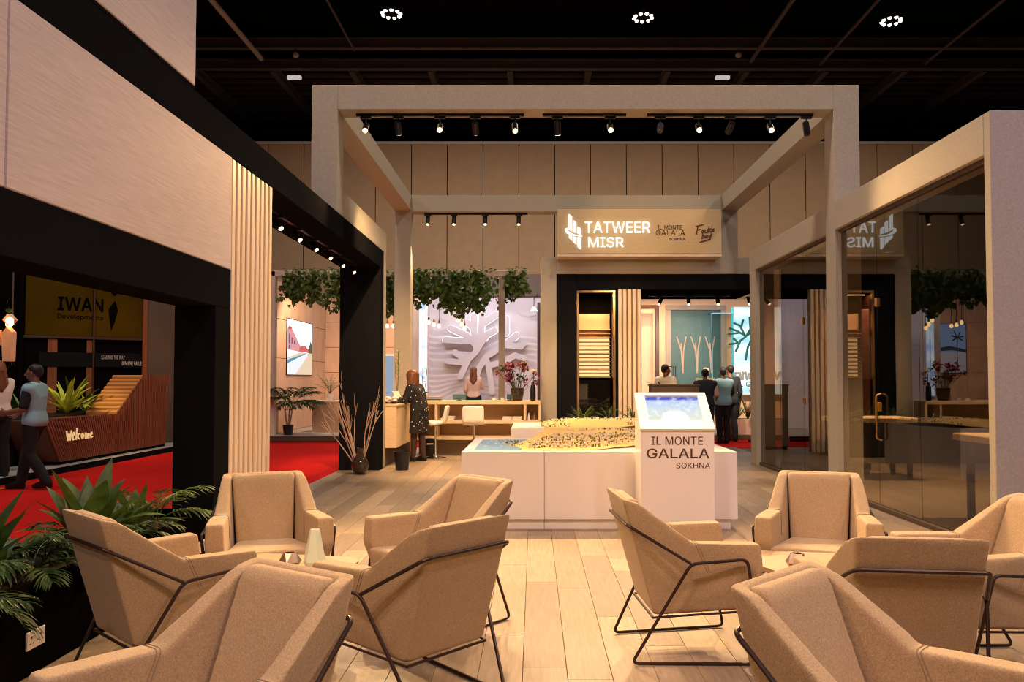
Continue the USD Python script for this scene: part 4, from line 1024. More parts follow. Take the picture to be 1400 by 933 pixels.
coral = strokes([[cw(p) for p in l] for l in CORAL], .165)
obj('coral', stand(extrude(coral, .10), 21.88), 'relief_white', rw, label='raised white branching coral shape')
mat_emit('edge_glow', (.86, .84, 1.0), 1.5)
edge = strokes([[cw(p) for p in l] for l in CORAL], .205).difference(coral.buffer(.001))
obj('glow_edge', stand(extrude(edge.intersection(sbox(-2.7, 2.5, -.4, 3.5)), .03), 21.92), 'edge_glow', rw, label='glowing line behind the coral')
lb = thing('light_box', 'tall narrow blue-white lit panels beside the relief wall', 'light box')
obj('frame', bx(-3.135, -2.89, 21.84, 21.96, 1.0, 3.6, .004), 'white_matt', lb)
n = {'g': ('geometry', {}), 'v': ('noise_texture', dict(scale=2.2, detail=4.0)), 'r': ('rgb_ramp', {'ramp': [(.35, (.25, .42, .85)), (.5, (.75, .85, 1.0)), (.65, (1, 1, 1))]}), 'e': ('emission', dict(strength=1.8))}
M['light_panel'] = usdkit.material(stage, '/World/Looks/light_panel', n, [('g.position', 'v.vector'), ('v.fac', 'r.fac'), ('r.color', 'e.color')], 'e.emission')
obj('panel', bx(-3.115, -3.03, 21.83, 21.839, 1.03, 3.57, 0), 'light_panel', lb); obj('panel', bx(-3.0, -2.91, 21.83, 21.839, 1.03, 3.57, 0), 'light_panel', lb)
l = UsdLux.RectLight.Define(stage, '/World/lights/relief_wash'); l.CreateWidthAttr(4.0); l.CreateHeightAttr(.12); l.CreateColorAttr(Gf.Vec3f(*PINK)); l.CreateIntensityAttr(55.0)
_x = UsdGeom.Xformable(l); _x.AddTranslateOp().Set(Gf.Vec3d(-1.2, 19.6, 4.3)); _x.AddRotateXOp().Set(52)
t = thing('framed_panel', 'tall pale blue panel in a white frame on the far tiled wall', 'panel'); obj('frame', bx(-4.62, -4.28, 24.80, 24.855, .8, 2.25, .01), 'white_matt', t)
mat_emit('pale_blue_panel', (.55, .66, .85), .55); obj('glass', bx(-4.57, -4.33, 24.79, 24.799, .85, 2.2, .001), 'pale_blue_panel', t)
dk = thing('booth_desk', 'pale pink boxy desk on the neighbouring booth platform', 'desk', (-5.1, 20.9, .119)); obj('body', bx(-.55, .75, -.35, .35, 0, .76, .006), 'pink_tile', dk); obj('top', bx(-.72, .78, -.4, .4, .761, .81, .006), 'cloth_blush', dk)
palm_plant((-5.28, 20.85, 1.06), 'grassy plant in a pale pot on the pink desk', 16, .55, .12, 'leaf_deep', trunk=.04, pitch=(.9, 1.45), droop=(.3, 1.0), name='grassy_plant', leaflets=9)
t = thing('plant_pot', 'small pale pot on the pink desk', 'pot', (-5.28, 20.85, .93)); obj('body', lathe([(0, 0), (.07, 0), (.10, .16), (.09, .16), (.06, .02), (0, .02)], 20), 'pot_white', t, 40)
t = thing('plant_pot', 'black pot at the foot of the fan palm', 'pot', (-5.98, 19.62, .119)); obj('body', lathe([(0, 0), (.10, 0), (.13, .24), (.12, .24), (.09, .02), (0, .02)], 20), 'black_plastic', t, 40)
fp = thing('fan_palm', 'fan palm in a black pot on the edge of the neighbouring platform', 'plant', (-5.98, 19.62, .3))
for k in range(5): obj('trunk', sweep([(.03 * math.cos(k * 1.3), .03 * math.sin(k * 1.3), 0), (.10 * math.cos(k * 1.3), .06 * math.sin(k * 1.3), .45)], .018, 7), 'branch', fp)
for k in range(26):
    a = k * 2.4; obj('frond', frond((.08 * math.cos(a), .06 * math.sin(a), .42), a, 1.45 - .20 * (k % 5), .80, 1.35, 13, .32, .045, bare=.45), 'leaf_deep', fp)

# ivy hung over the beam
ri = random.Random(21)
def ivy_leaf(p, s, h, pitch):
    c, sn = math.cos(h), math.sin(h); P = np.array([(0, 0, 0), (.5, .15, .06), (.42, .62, 0), (0, 1.0, -.05), (-.42, .62, 0), (-.5, .15, .06), (0, .45, -.05)]) * s
    P = P @ trimesh.transformations.rotation_matrix(pitch, (1, 0, 0))[:3, :3].T; P = P @ trimesh.transformations.rotation_matrix(h, (0, 0, 1))[:3, :3].T
    return P + p
F7 = np.array([(0, 1, 6), (1, 2, 6), (2, 3, 6), (3, 4, 6), (4, 5, 6), (5, 0, 6)])
def ivy(name, label, x0, x1, n, depth_fn, m):
    V, Fc = [], []; strands = []
    for k in range(int((x1 - x0) / .05)):
        x = ri.uniform(x0, x1); L = depth_fn(x) * ri.uniform(.45, 1.0); y = ri.choice((19.16, 19.45)) + ri.uniform(-.08, .06)
        pts = [(x, 19.3, 4.09), (x + ri.uniform(-.05, .05), y, 4.06)] + [(x + ri.uniform(-.06, .06) * q, y + ri.uniform(-.03, .03), 4.05 - L * q / 4) for q in (1, 2, 3, 4)]
        strands.append(sweep(pts, .005, 4))
        for q in range(max(5, int(L * n))):
            u = ri.random() ** .8 * 4; i = min(3, int(u)); a, b = np.array(pts[1 + i]), np.array(pts[2 + i]) if 2 + i < len(pts) else np.array(pts[-1])
            p = a + (b - a) * (u - i) + np.array([ri.gauss(0, .05), ri.gauss(0, .05), ri.gauss(0, .03)])
            V.append(ivy_leaf(p, ri.uniform(.06, .115), ri.uniform(0, 6.28), ri.uniform(-1.9, -.6)));
    for q in range(int((x1 - x0) * 95)):
        p = np.array([ri.uniform(x0, x1), 19.3 + ri.uniform(-.2, .2), 4.07 + ri.gauss(0, .05)]); V.append(ivy_leaf(p, ri.uniform(.06, .10), ri.uniform(0, 6.28), ri.uniform(-1.2, .6)))
    nl = len(V); VV = np.vstack(V); FF = (F7[None] + np.arange(nl)[:, None, None] * 7).reshape(-1, 3)
    t = thing(name, label, 'ivy', kind='stuff'); obj('leaves', (VV, FF), m, t, kind='stuff'); obj('vines', strands, 'leaf_mid', t, kind='stuff'); return t
ivy('hanging_ivy', 'thick curtain of hanging ivy on the pale beam above the counter', -4.05, -.9, 80, lambda x: .95 + .15 * math.sin(x * 3), 'leaf_ivy')
ivy('hanging_ivy', 'thinner hanging ivy on the beam above the palm and the lit screen', -6.0, -4.1, 62, lambda x: .75 + .30 * (x + 6.0) / 1.9, 'leaf_ivy')
ivy('hanging_ivy', 'hanging ivy around the beam end beyond the pale post', -.68, -.18, 80, lambda x: .75 + .9 * max(0, x + .42), 'leaf_ivy')
# filament bulbs on cords
def pendant(loc, label, zc=3.94):
    t = thing('pendant_bulb', label, 'lamp', loc, 0, 'bare bulbs hanging over the counter')
    obj('cord', sweep([(0, 0, .1), (0, 0, zc - loc[2])], .006, 5), 'cable', t); obj('socket', lathe([(0, .055), (.022, .055), (.024, .11), (.01, .13), (0, .13)], 12), 'brass', t, 40)
    obj('bulb', lathe([(0, -.055), (.03, -.045), (.045, -.01), (.036, .03), (.018, .06), (0, .06)], 16), 'bulb_warm', t, True)
PB = [(529, 446), (537.5, 446), (586, 441), (593, 444.5), (600, 446), (626, 438), (631, 443.5), (635, 449)]
PL = ['by the narrow wall strip, first of two', 'by the narrow wall strip, second of two', 'in front of the lit blue panels, highest of three', 'in front of the lit blue panels, middle of three', 'in front of the lit blue panels, lowest of three', 'in front of the coral, highest of three', 'in front of the coral, middle of three', 'in front of the coral, lowest of three']
for (x, y), l in zip(PB, PL):
    Y = 19.3; pendant(((x - PX) / F_PX * Y, Y, EYE + Y * (.032727 + (PY - y) / F_PX)), 'glowing bare bulb ' + l, 3.946)
t = thing('wall_lamp', 'small white lamp on a bracket near the dark red edge post', 'lamp', (0.0, 21.6, 3.35)); obj('shade', lathe([(.02, .08), (.10, -.04), (.095, -.04), (.015, .07)], 20), 'lens_white', t, 40); obj('arm', sweep([(0, 0, .08), (0, .02, .3), (.1, .14, .42)], .012, 6), 'black_plastic', t)

# ================================================================== inside the black entrance
db = thing('glass_cabinet', 'gold framed glass cabinet with lit louvres inside the black entrance', 'cabinet')
DX0, DX1, DY = .862, 1.652, 16.24
obj('frame', [bx(DX0, DX0 + .055, DY, DY + .06, 0, 3.22, .006), bx(DX1 - .055, DX1, DY, DY + .06, 0, 3.22, .006)], 'gold_metal', db, label='gold side frames'); obj('head', bx(DX0, DX1, DY, DY + .06, 3.221, 3.27, .006), 'gold_metal', db)
obj('glass', bx(DX0 + .056, DX1 - .056, DY + .02, DY + .03, .02, 3.21, .001), 'door_glass', db)
obj('back', bx(DX0, DX1, 17.0, 17.05, 0, 3.28, .002), 'black_soft', db); obj('side', bx(DX0, DX0 + .02, DY + .061, 16.999, 0, 3.28, .002), 'dark_red_wood', db); obj('side', bx(DX1 - .02, DX1, DY + .061, 16.999, 0, 3.28, .002), 'dark_red_wood', db)
obj('upper_panel', bx(DX0 + .06, DX1 - .06, 16.9, 16.98, 2.35, 2.85, .004), 'peach_wall', db)
for k in range(13): obj('louvre', bx(DX0 + .05, DX1 - .05, 16.78, 16.96, 1.50 + k * .083, 1.515 + k * .083, .003), 'slat_wood', db)
obj('lower_box', bx(DX0 + .05, DX1 - .05, 16.6, 16.98, 0, 1.45, .004), 'black_matt', db)
mat_emit('louvre_glow', (1.0, .58, .26), 2.0)
for k in range(12): obj('light_strip', bx(DX0 + .06, DX1 - .06, 16.965, 16.975, 1.525 + k * .083, 1.575 + k * .083, 0), 'louvre_glow', db, label='warm lit gap between the louvres')
l = UsdLux.RectLight.Define(stage, '/World/lights/cabinet'); l.CreateWidthAttr(.6); l.CreateHeightAttr(.1); l.CreateColorAttr(Gf.Vec3f(*WARM)); l.CreateIntensityAttr(130.0); UsdGeom.Xformable(l).AddTranslateOp().Set(Gf.Vec3d(1.25, 16.5, 3.2))
tp = thing('trough_planter', 'low black trough along the glass cabinet behind the model table', 'planter', (1.28, 15.3, 0)); obj('body', bx(-.75, .75, -.16, .16, 0, .62, .01), 'black_plastic', tp); obj('soil', bx(-.72, .72, -.13, .13, .6, .635, .002), 'earth', tp)
for x, l in ((.92, 'small spiky palm in the trough, next to the black post'), (1.42, 'small spiky palm in the middle of the trough'), (1.86, 'small spiky palm in the trough, next to the white kiosk')):
    palm_plant((x, 15.3, .64), l, 15, .36, .10, 'leaf_mid', trunk=.02, pitch=(.3, 1.5), droop=(.3, .9), lw=.022, leaflets=8)
bc = thing('brown_cabinet', 'low dark brown cabinet behind the white kiosk', 'cabinet', (2.95, 17.0, 0)); obj('body', bx(-.50, .50, -.2, .2, .06, 1.33, .006), 'brown_box', bc); obj('top', bx(-.52, .52, -.22, .22, 1.331, 1.36, .006), 'brown_box', bc); obj('plinth', bx(-.48, .48, -.18, .18, 0, .059, .002), 'black_plastic', bc)
# booth across the aisle
mb = thing('teal_booth', 'booth across the aisle with teal panel and peach walls', 'booth', kind='structure')
obj('skirting', bx(2.3, 9.5, 19.5, 19.54, 0, .12, .004), 'brown_box', mb); obj('platform', bx(2.3, 9.5, 19.541, 22.2, 0, .118, .002), 'grey_trim', mb)
obj('wall', bx(1.75, 9.5, 22.0, 22.15, .12, 3.66, .004), 'peach_wall', mb); obj('side_wall', bx(1.72, 1.80, 19.8, 22.0, .12, 3.66, .004), 'peach_wall', mb)
obj('panel_trim', [bx(3.60, 3.745, 21.9, 21.999, .5, 3.36, .01), bx(5.10, 5.24, 21.9, 21.999, .5, 3.36, .01), bx(3.60, 5.24, 21.9, 21.999, 3.361, 3.50, .01)], 'grey_trim', mb)
obj('panel', bx(3.746, 5.099, 21.96, 21.995, .5, 3.36, .004), 'teal_panel', mb, label='dark teal wall panel')
def mx(p, Y): return ((p[0] - PX) / F_PX * Y * 1.003, EYE + Y * (.032727 + (PY - p[1]) / F_PX))
for k in range(3):
    o = k * 19.5; ls = [[(925 + o, 461), (931 + o, 480), (933 + o, 510)], [(937.5 + o, 461), (934 + o, 480), (933 + o, 510)], [(931 + o, 470), (932.5 + o, 500)]]
    obj('tree_relief', stand(extrude(strokes([[mx(p, 21.95) for p in l] for l in ls], .035), .012), 21.955), 'grey_trim', mb, label='pale line drawing of a bare tree on teal')
obj('frame', [bx(3.12, 3.21, 20.6, 20.72, .12, 3.38, .005), bx(2.0, 3.119, 20.6, 20.72, 3.29, 3.38, .005)], 'dark_red_wood', mb, label='dark red door frame'); obj('curtain', bx(2.1, 3.1, 20.9, 20.94, .12, 3.28, .004), 'cloth_blush', mb)
gs = thing('glass_screen', 'clear glass screen with glowing edges in front of the teal panel', 'glass screen')
obj('glass', bx(4.62, 5.16, 20.8, 20.82, .5, 3.18, .001), 'clear_glass', gs); mat_emit('edge_teal', (.45, .85, .95), .9); obj('edge', [bx(4.605, 4.62, 20.8, 20.82, .5, 3.18, 0), bx(4.605, 5.16, 20.8, 20.82, 3.18, 3.195, 0)], 'edge_teal', gs); obj('base', bx(4.6, 5.18, 20.76, 20.86, .119, .5, .004), 'grey_trim', gs)
ms = thing('resort_sign', 'tall sky-blue lit sign with teal coral emblem and handwritten resort name', 'sign')
obj('frame', bx(5.36, 7.2, 21.62, 21.75, 1.05, 3.44, .006), 'white_matt', ms)
n = {'g': ('geometry', {}), 'mp': ('mapping', {'scale': (.8, 1, 1.6)}), 'v': ('noise_texture', dict(scale=1.3, detail=4.0)), 'r': ('rgb_ramp', {'ramp': [(.35, (.34, .68, .86)), (.5, (.72, .88, .96)), (.62, (.97, .98, 1))]}), 'e': ('emission', dict(strength=1.15))}
M['sign_sky'] = usdkit.material(stage, '/World/Looks/sign_sky', n, [('g.position', 'mp.vector'), ('mp.vector', 'v.vector'), ('v.fac', 'r.fac'), ('r.color', 'e.color')], 'e.emission')
obj('panel', bx(5.39, 7.17, 21.61, 21.619, 1.08, 3.41, 0), 'sign_sky', ms); mat_emit('edge_cyan', (.05, .65, .75), 1.2); obj('edge', bx(5.35, 5.359, 21.6, 21.75, 1.08, 3.41, 0), 'edge_cyan', ms)
C2 = [[(1019, 461), (1013, 448), (1016, 438)], [(1013, 446), (1004, 442)], [(1019, 461), (1026, 450), (1025, 434)], [(1026, 445), (1034, 440)], [(1017, 458), (1008, 453), (998, 449)], [(1012, 455), (996, 457)], [(1019, 461), (1012, 466), (1006, 480)], [(1010, 469), (997, 471)], [(1008, 468), (1003, 463)], [(1022, 458), (1034, 451)],
      [(1019, 492), (1022, 475), (1028, 463), (1040, 456)], [(1032, 492), (1032, 476), (1028, 470)], [(1040, 456), (1054, 452), (1050, 440)], [(1040, 470), (1046, 492)]]
obj('emblem', stand(extrude(strokes([[mx(p, 21.55) for p in l] for l in C2], .052), .04), 21.6), 'teal_logo', ms, label='teal branching coral emblem')
def hw(pts, ox, oy, k): return [[mx((ox + a * k, oy + b * k), 21.5) for a, b in l] for l in pts]
mat('teal_grey', (.30, .36, .36), .6)
MANG = [[(0, 22), (4, 2), (8, 16), (12, 2), (16, 20)], [(26, 12), (20, 12), (20, 20), (26, 18), (27, 12), (28, 21)], [(31, 11), (31, 21)], [(31, 14), (35, 11), (37, 21)], [(46, 12), (40, 13), (41, 20), (46, 18), (46, 11), (46, 28), (40, 30)],
        [(50, 11), (50, 21)], [(50, 14), (55, 11)], [(60, 12), (57, 17), (61, 21), (64, 16), (60, 12)], [(70, 12), (67, 17), (71, 21), (74, 16), (70, 12)], [(77, 11), (80, 21), (84, 11)], [(87, 11), (90, 20), (94, 11), (89, 30)]]
obj('lettering', stand(extrude(strokes(hw(MANG, 986, 499, .95), .055), .03), 21.585), 'teal_grey', ms, label='raised handwritten resort name')
obj('lettering', words('EL GOUNA', mx((1004, 526), 21.58)[0], mx((1058, 526), 21.58)[0], mx((0, 529), 21.58)[1], mx((0, 522), 21.58)[1], 21.605, .01), 'teal_logo', ms, label='small teal town name')
pw_ = thing('long_planter', 'pale pink planter box along the aisle behind the man in the light blue vest', 'planter', (0, 0, 0)); obj('body', bx(4.55, 8.5, 19.56, 20.0, .121, .50, .006), 'cloth_blush', pw_); obj('soil', bx(4.6, 8.45, 19.6, 19.96, .48, .505, .002), 'earth', pw_)
for i, (x, l) in enumerate([(4.72, 'spiky plant in the pale pink planter beside the light blue vest'), (4.98, 'spiky plant in the pale pink planter, second from the light blue vest'), (5.25, 'spiky plant in the pale pink planter next to the beige post')]):
    leafy_plant((x, 19.78, .51), l, 16, .6, .055, 'leaf_mid', pitch=(.8, 1.5), droop=(.1, .8), name='spiky_plant')
lp = leafy_plant((3.02, 20.2, 1.2), 'lime green leafy plant on a stand beside the dark red door frame', 18, .38, .05, 'leaf_lime', name='lime_plant', pitch=(.3, 1.4))
ls_ = thing('plant_stand', 'slim black stand under the lime green plant', 'stand', (3.02, 20.2, .119)); obj('top', bx(-.14, .14, -.14, .14, .98, 1.0, .003), 'black_plastic', ls_); obj('pot', lathe([(0, 1.0), (.07, 1.0), (.09, 1.12), (.08, 1.12), (0, 1.1)], 16), 'black_plastic', ls_)
for sx_ in (-.12, .12):
    for sy in (-.12, .12): obj('leg', bx(sx_ - .012, sx_ + .012, sy - .012, sy + .012, 0, .98, .002), 'black_plastic', ls_)
ln = thing('lantern', 'black framed lantern beside the lime green plant', 'lantern', (3.42, 20.3, 1.16))
obj('frame', [bx(a - .012, a + .012, b - .012, b + .012, 0, .62, .002) for a in (-.13, .13) for b in (-.13, .13)] + [bx(-.14, .14, -.14, .14, z, z + .02, .002) for z in (0, .3, .62)], 'black_plastic', ln)
obj('candle', lathe([(0, .02), (.04, .02), (.04, .2), (0, .2)], 14), 'lens_warm', ln, 40)
t = thing('lantern_stand', 'slim plinth under the black lantern', 'stand', (3.42, 20.3, .119)); obj('body', bx(-.15, .15, -.15, .15, 0, 1.04, .01), 'peach_wall', t)
for i, (x, y, tx_, ty_) in enumerate([(3.0, 20.2, 3.3, 21.9), (4.4, 20.0, 4.4, 21.9)]):
    spot_light(f'/World/lights/booth_{i}', (x, y, 3.9), (tx_, ty_, 2.0 - i * .3), SPOT_E * (.4 if i == 0 else .12), WARM if i == 0 else (1, .8, .65), 42, .04)
for i, (x, y) in enumerate([(-5.2, 21.0), (-4.0, 23.0)]):
    spot_light(f'/World/lights/ivyb_{i}', (x, y - .6, 3.9), (x - .9 + 1.4 * i, y + 1.0, 1.6), SPOT_E * .8, (1, .66, .42), 60, .04)

# ================================================================== booth seen through the near doorway
iw = thing('wood_booth', 'dim booth beyond the doorway with glass walls, yellow panels and company name', 'booth', kind='structure')
A, B = np.array([-10.2, 16.0]), np.array([-8.45, 17.4]); dv = (B - A) / np.linalg.norm(B - A); WL = float(np.linalg.norm(B - A)); nv = np.array([dv[1], -dv[0]]); hd_ = math.atan2(dv[1], dv[0])
def slab(m, off=0.0):
    """drawing in local x (along the wall), y (thickness, towards us is negative), z"""
    return move(m, (A[0] + nv[0] * off, A[1] + nv[1] * off, 0), hd_)
obj('glass_wall', slab(bx(-1.2, WL + .1, .05, .09, .1, 4.3, .002)), 'black_soft', iw)
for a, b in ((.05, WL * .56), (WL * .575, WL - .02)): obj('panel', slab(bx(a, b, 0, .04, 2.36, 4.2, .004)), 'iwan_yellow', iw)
obj('mullion', slab(bx(-.06, .03, -.06, .02, .1, 4.3, .004)), 'black_soft', iw); obj('mullion', slab(bx(WL * .56, WL * .575, -.05, .0, .1, 4.3, .002)), 'dark_red_wood', iw); obj('mullion', slab(bx(WL - .03, WL + .06, -.06, .02, .1, 4.3, .004)), 'walnut', iw)
obj('transom', slab(bx(-.06, WL, -.05, -.001, 2.30, 2.355, .003)), 'dark_red_wood', iw); obj('band', slab(bx(.3, WL - .05, -.03, -.002, 1.72, 2.02, .003)), 'black_matt', iw)
obj('door_panel', slab(bx(.45, .62, -.01, .049, .12, 2.29, .003)), 'walnut', iw); obj('door_panel', slab(bx(1.15, 1.3, -.01, .049, .12, 2.29, .003)), 'walnut', iw); obj('edge_wall', slab(bx(WL + .06, WL + 1.6, -.02, .06, .1, 4.3, .004)), 'brown_box', iw)
def wl(text, x0, x1, z0, z1, d=.006, bold=False):
    m = words(text, x0, x1, z0, z1, 0, d, bold); return slab(m, 0.003)
UX = lambda px: (px - 28) / (196 - 28) * WL * (1 - .09 * (1 - (px - 28) / 168.) )
obj('lettering', wl('IWAN', UX(77), UX(140), 2.88, 3.16, .006, True), 'iwan_letter', iw, label='dark company name on the yellow panel'); obj('lettering', wl('Developments', UX(77), UX(140), 2.69, 2.81), 'iwan_letter', iw, label='small dark line below the company name')
em = [(150, 400), (155, 405), (160, 400), (157, 396), (153, 396)], [(149, 420), (156, 411), (160, 424), (156, 440), (151, 453), (149, 438), (147, 424)]
obj('emblem', [slab(stand(extrude(Polygon([(UX(a), EYE + 17.0 * (.032727 + (PY - b) / F_PX)) for a, b in e]), .006), 0), .003) for e in em], 'iwan_letter', iw, label='dark dancer-like emblem')
mat('band_letter', (.5, .42, .36), .6)
obj('lettering', [wl('LEADING THE WAY', UX(138), UX(170), 1.89, 1.97).apply_translation((nv[0] * .04, nv[1] * .04, 0)), wl('GENUINE VALUE', UX(166), UX(193), 1.76, 1.85, .006, True).apply_translation((nv[0] * .04, nv[1] * .04, 0))], 'band_letter', iw, label='two small pale slogans on the black band')
obj('header', bx(-12.5, -10.3, 15.0, 15.2, 3.05, 3.7, .004), 'walnut', iw)
obj('platform', bx(-13, -7.42, 10.2, 20.5, -.015, .08, .004), 'tile_grey', iw); obj('platform_edge', bx(-7.42, -7.38, 10.2, 20.5, -.015, .085, .004), 'black_matt', iw)
obj('floor_mark', bx(-7.37, -7.1, 10.2, 10.9, -.002, .002, 0), 'yellow_paint', iw)
hg = thing('green_wall', 'dim green hedge wall behind the hanging wooden lanterns', 'hedge', kind='stuff')
Vh = []
for k in range(1500): Vh.append(ivy_leaf(np.array([ri.uniform(-12.2, -10.3), 16.0 + ri.uniform(-.12, .12), ri.uniform(.8, 3.2)]), ri.uniform(.08, .15), ri.uniform(0, 6.28), ri.uniform(-1.9, -.6)))
obj('leaves', (np.vstack(Vh), (F7[None] + np.arange(len(Vh))[:, None, None] * 7).reshape(-1, 3)), 'leaf_mid', hg, kind='stuff'); obj('backing', bx(-12.3, -10.25, 16.15, 16.2, .1, 3.3, .002), 'black_soft', hg)
# wooden welcome desk with upright ribs and a higher end
wd = thing('welcome_desk', 'reddish ribbed wooden desk with glowing welcome lettering and a raised end', 'desk')
def desk_top(y): return .83 if y < 14.8 else (.83 + (y - 14.8) / 1.0 * .72 if y < 15.8 else 1.55)
obj('body', side_poly([(13.0, .13), (16.72, .13), (16.9, 1.53), (15.8, 1.53), (14.8, .81), (12.55, .81)], -8.25, -7.66), 'walnut_dark', wd)
obj('plinth', bx(-8.2, -7.66, 12.98, 16.75, .081, .129, .003), 'black_matt', wd)
nr = 62
for k in range(nr):
    y = 12.58 + k * (16.86 - 12.58) / nr; z0 = .13; yb = 13.02 + k * (16.72 - 13.02) / nr
    w = .045; zt = desk_top(y)
    P8 = [(-7.66, yb, z0), (-7.63, yb, z0), (-7.63, yb + w, z0), (-7.66, yb + w, z0), (-7.66, y, zt), (-7.63, y, zt), (-7.63, y + w, zt), (-7.66, y + w, zt)]
    obj('rib', hull(P8), 'walnut', wd)
for k in range(10):                                    # slats laid up the sloping end
    ya, za = 14.82 + k * .1, .825 + k * .072
    obj('louvre', hull([(x, ya + a * .057, za + a * .041 + b) for x in (-8.24, -7.67) for a in (0, .9) for b in (0, .04)]), 'louvre_wood', wd)
wel = [[(0, 0), (2, 10), (4, 3), (6, 10), (8, 0)], [(10, 6), (13, 5), (12, 2), (10, 5), (11, 10), (14, 9)], [(17, -2), (16, 10)], [(23, 5), (20, 4), (19, 8), (22, 10)], [(27, 4), (25, 7), (27, 10), (29, 7), (27, 4)], [(32, 10), (32, 4), (35, 5), (35, 10), (38, 5), (38, 10)], [(41, 7), (44, 6), (43, 4), (41, 6), (42, 10), (45, 9)]]
wst = extrude(strokes([[(a, -b) for a, b in l] for l in wel], .7), .02); v = wst.vertices
wst.vertices = np.column_stack([-7.628 + v[:, 2], 13.15 + v[:, 0] / 45 * .78, .62 + v[:, 1] / 10 * .16]); obj('lettering', trimesh.Trimesh(wst.vertices, wst.faces), 'letter_glow_warm', wd, label='glowing handwritten welcome word')
for (y, x, z, l, n_, m) in ((14.3, -8.3, .86, 'bright yellow-green leafy plant behind the ribbed desk', 22, 'leaf_lime'), (14.85, -8.5, .86, 'dark leafy plant with a lime leaf behind the ribbed desk', 12, 'leaf_deep'), (13.5, -8.6, .8, 'dark leafy plant behind the man in the light blue vest', 16, 'leaf_deep')):
    leafy_plant((x, y, z), l, n_ + 6, .80, .10, m, pitch=(.6, 1.5), droop=(.3, 1.2))
leafy_plant((-8.35, 15.0, .86), 'small lime leafed plant between the desk plants', 7, .5, .06, 'leaf_lime')
t = thing('desk_planter', 'long dark planter trough behind the ribbed desk', 'planter', (0, 0, 0)); obj('body', bx(-8.75, -8.27, 12.6, 15.6, .081, .86, .006), 'black_plastic', t)
spot_light('/World/lights/desk_plants', (-8.0, 13.4, 3.8), (-8.35, 14.4, 1.1), SPOT_E * .9, (1, .80, .35), 22, .04)
spot_light('/World/lights/desk_glow', (-7.4, 15.2, 4.6), (-8.4, 16.2, 1.0), SPOT_E * .35, (1, .55, .25), 40, .04)
spot_light('/World/lights/iwan_glow', (-8.6, 15.6, 4.8), (-9.4, 16.7, 3.0), SPOT_E * .05, (1, .7, .3), 60, .04)
# hanging wooden lanterns
def lantern(loc, label, pts, glow):
    t = thing('wooden_lantern', label, 'lantern', loc, 0, 'hanging faceted wooden lanterns')
    obj('shade', stand(extrude(Polygon(pts), .12), 0), 'lantern_wood', t); obj('cord', sweep([(0, 0, max(p[1] for p in pts) - .01), (0, 0, 5.0 - loc[2])], .006, 5), 'cable', t)
    obj('bulb', move(trimesh.creation.icosphere(2, .05), glow), 'lantern_glow', t, True)
LY = 11.6
def lpos(px, py): return ((px - PX) / F_PX * LY * 1.004, LY, EYE + LY * (.032727 + (PY - py) / F_PX))
lantern(lpos(19, 438), 'small diamond shaped wooden lantern hanging by the doorway', [(-.075, 0), (.0, .085), (.075, .0), (0, -.085)], (.06, -.16, -.02))
lantern(lpos(18, 466), 'long faceted wooden lantern below the diamond one', [(-.07, .10), (0, .19), (.07, .12), (.06, -.30), (-.05, -.30)], (.0, -.06, .24))
lantern(lpos(-2, 463), 'square-ended wooden lantern cut by the picture edge', [(-.1, .12), (.07, .12), (.07, -.1), (-.1, -.1)], (-.02, -.16, .0))
# ================================================================== people
n = {'g': ('texture_coordinate', {}), 'v': ('voronoi_texture', dict(scale=17.0, randomness=.8)), 'r': ('rgb_ramp', {'ramp': [(.0, (.75, .70, .62)), (.17, (.80, .75, .68)), (.20, (.008, .007, .007)), (1, (.008, .007, .007))]}), 'p': ('principled_bsdf', dict(roughness=.85))}
M['cloth_dots'] = usdkit.material(stage, '/World/Looks/cloth_dots', n, [('g.object', 'v.vector'), ('v.distance', 'r.fac'), ('r.color', 'p.base_color')], 'p.BSDF')
def ball(p, r, sc=(1, 1, 1)):
    s = trimesh.creation.icosphere(2, 1.0); return s.vertices * r * np.array(sc) + np.array(p)
def hs(*bs):
    """hull of balls given as (point, radius[, squash])"""
    return m3.Manifold.hull_points(np.vstack([ball(*b) for b in bs]))
def U(ms): return m3.Manifold.batch_boolean(ms, m3.OpType.Add)
def smooth_man(m, length=.022, n=6):
    t = cat_meshes([m.refine_to_length(length)]); t = trimesh.Trimesh(t.vertices, t.faces); t.merge_vertices()
    trimesh.smoothing.filter_taubin(t, lamb=.5, nu=.53, iterations=n); return t
def hand(wrist, d, palm_n, curl=.5):
    """palm, four fingers and a thumb; d points along the hand, palm_n out of the palm"""
    d = np.array(d, float); d /= np.linalg.norm(d); pn = np.array(palm_n, float); pn -= d * (pn @ d); pn /= np.linalg.norm(pn); sd = np.cross(d, pn); w = np.array(wrist, float)
    ms = [hs((w, .024), (w + d * .035 + sd * .028, .016), (w + d * .085 + sd * .032, .013), (w + d * .085 - sd * .032, .013), (w + d * .03 - sd * .025, .016))]
    for k, (o, L) in enumerate(((-.030, .062), (-.010, .074), (.010, .070), (.030, .055))):
        p = w + d * .085 + sd * o; a = 0.0; seg = L / 3
        for q in range(3):
            a += curl * .7; p2 = p + (d * math.cos(a) + pn * math.sin(a)) * seg; ms.append(hs((p, .0095 - .001 * q), (p2, .0088 - .001 * q))); p = p2
    p = w + d * .03 - sd * .026; p2 = p + d * .032 - sd * .028 + pn * .012; p3 = p2 + d * .03 - sd * .004 + pn * .012
    ms += [hs((p, .012), (p2, .0105)), hs((p2, .0105), (p3, .009))]
    return smooth_man(U(ms), .010, 3)
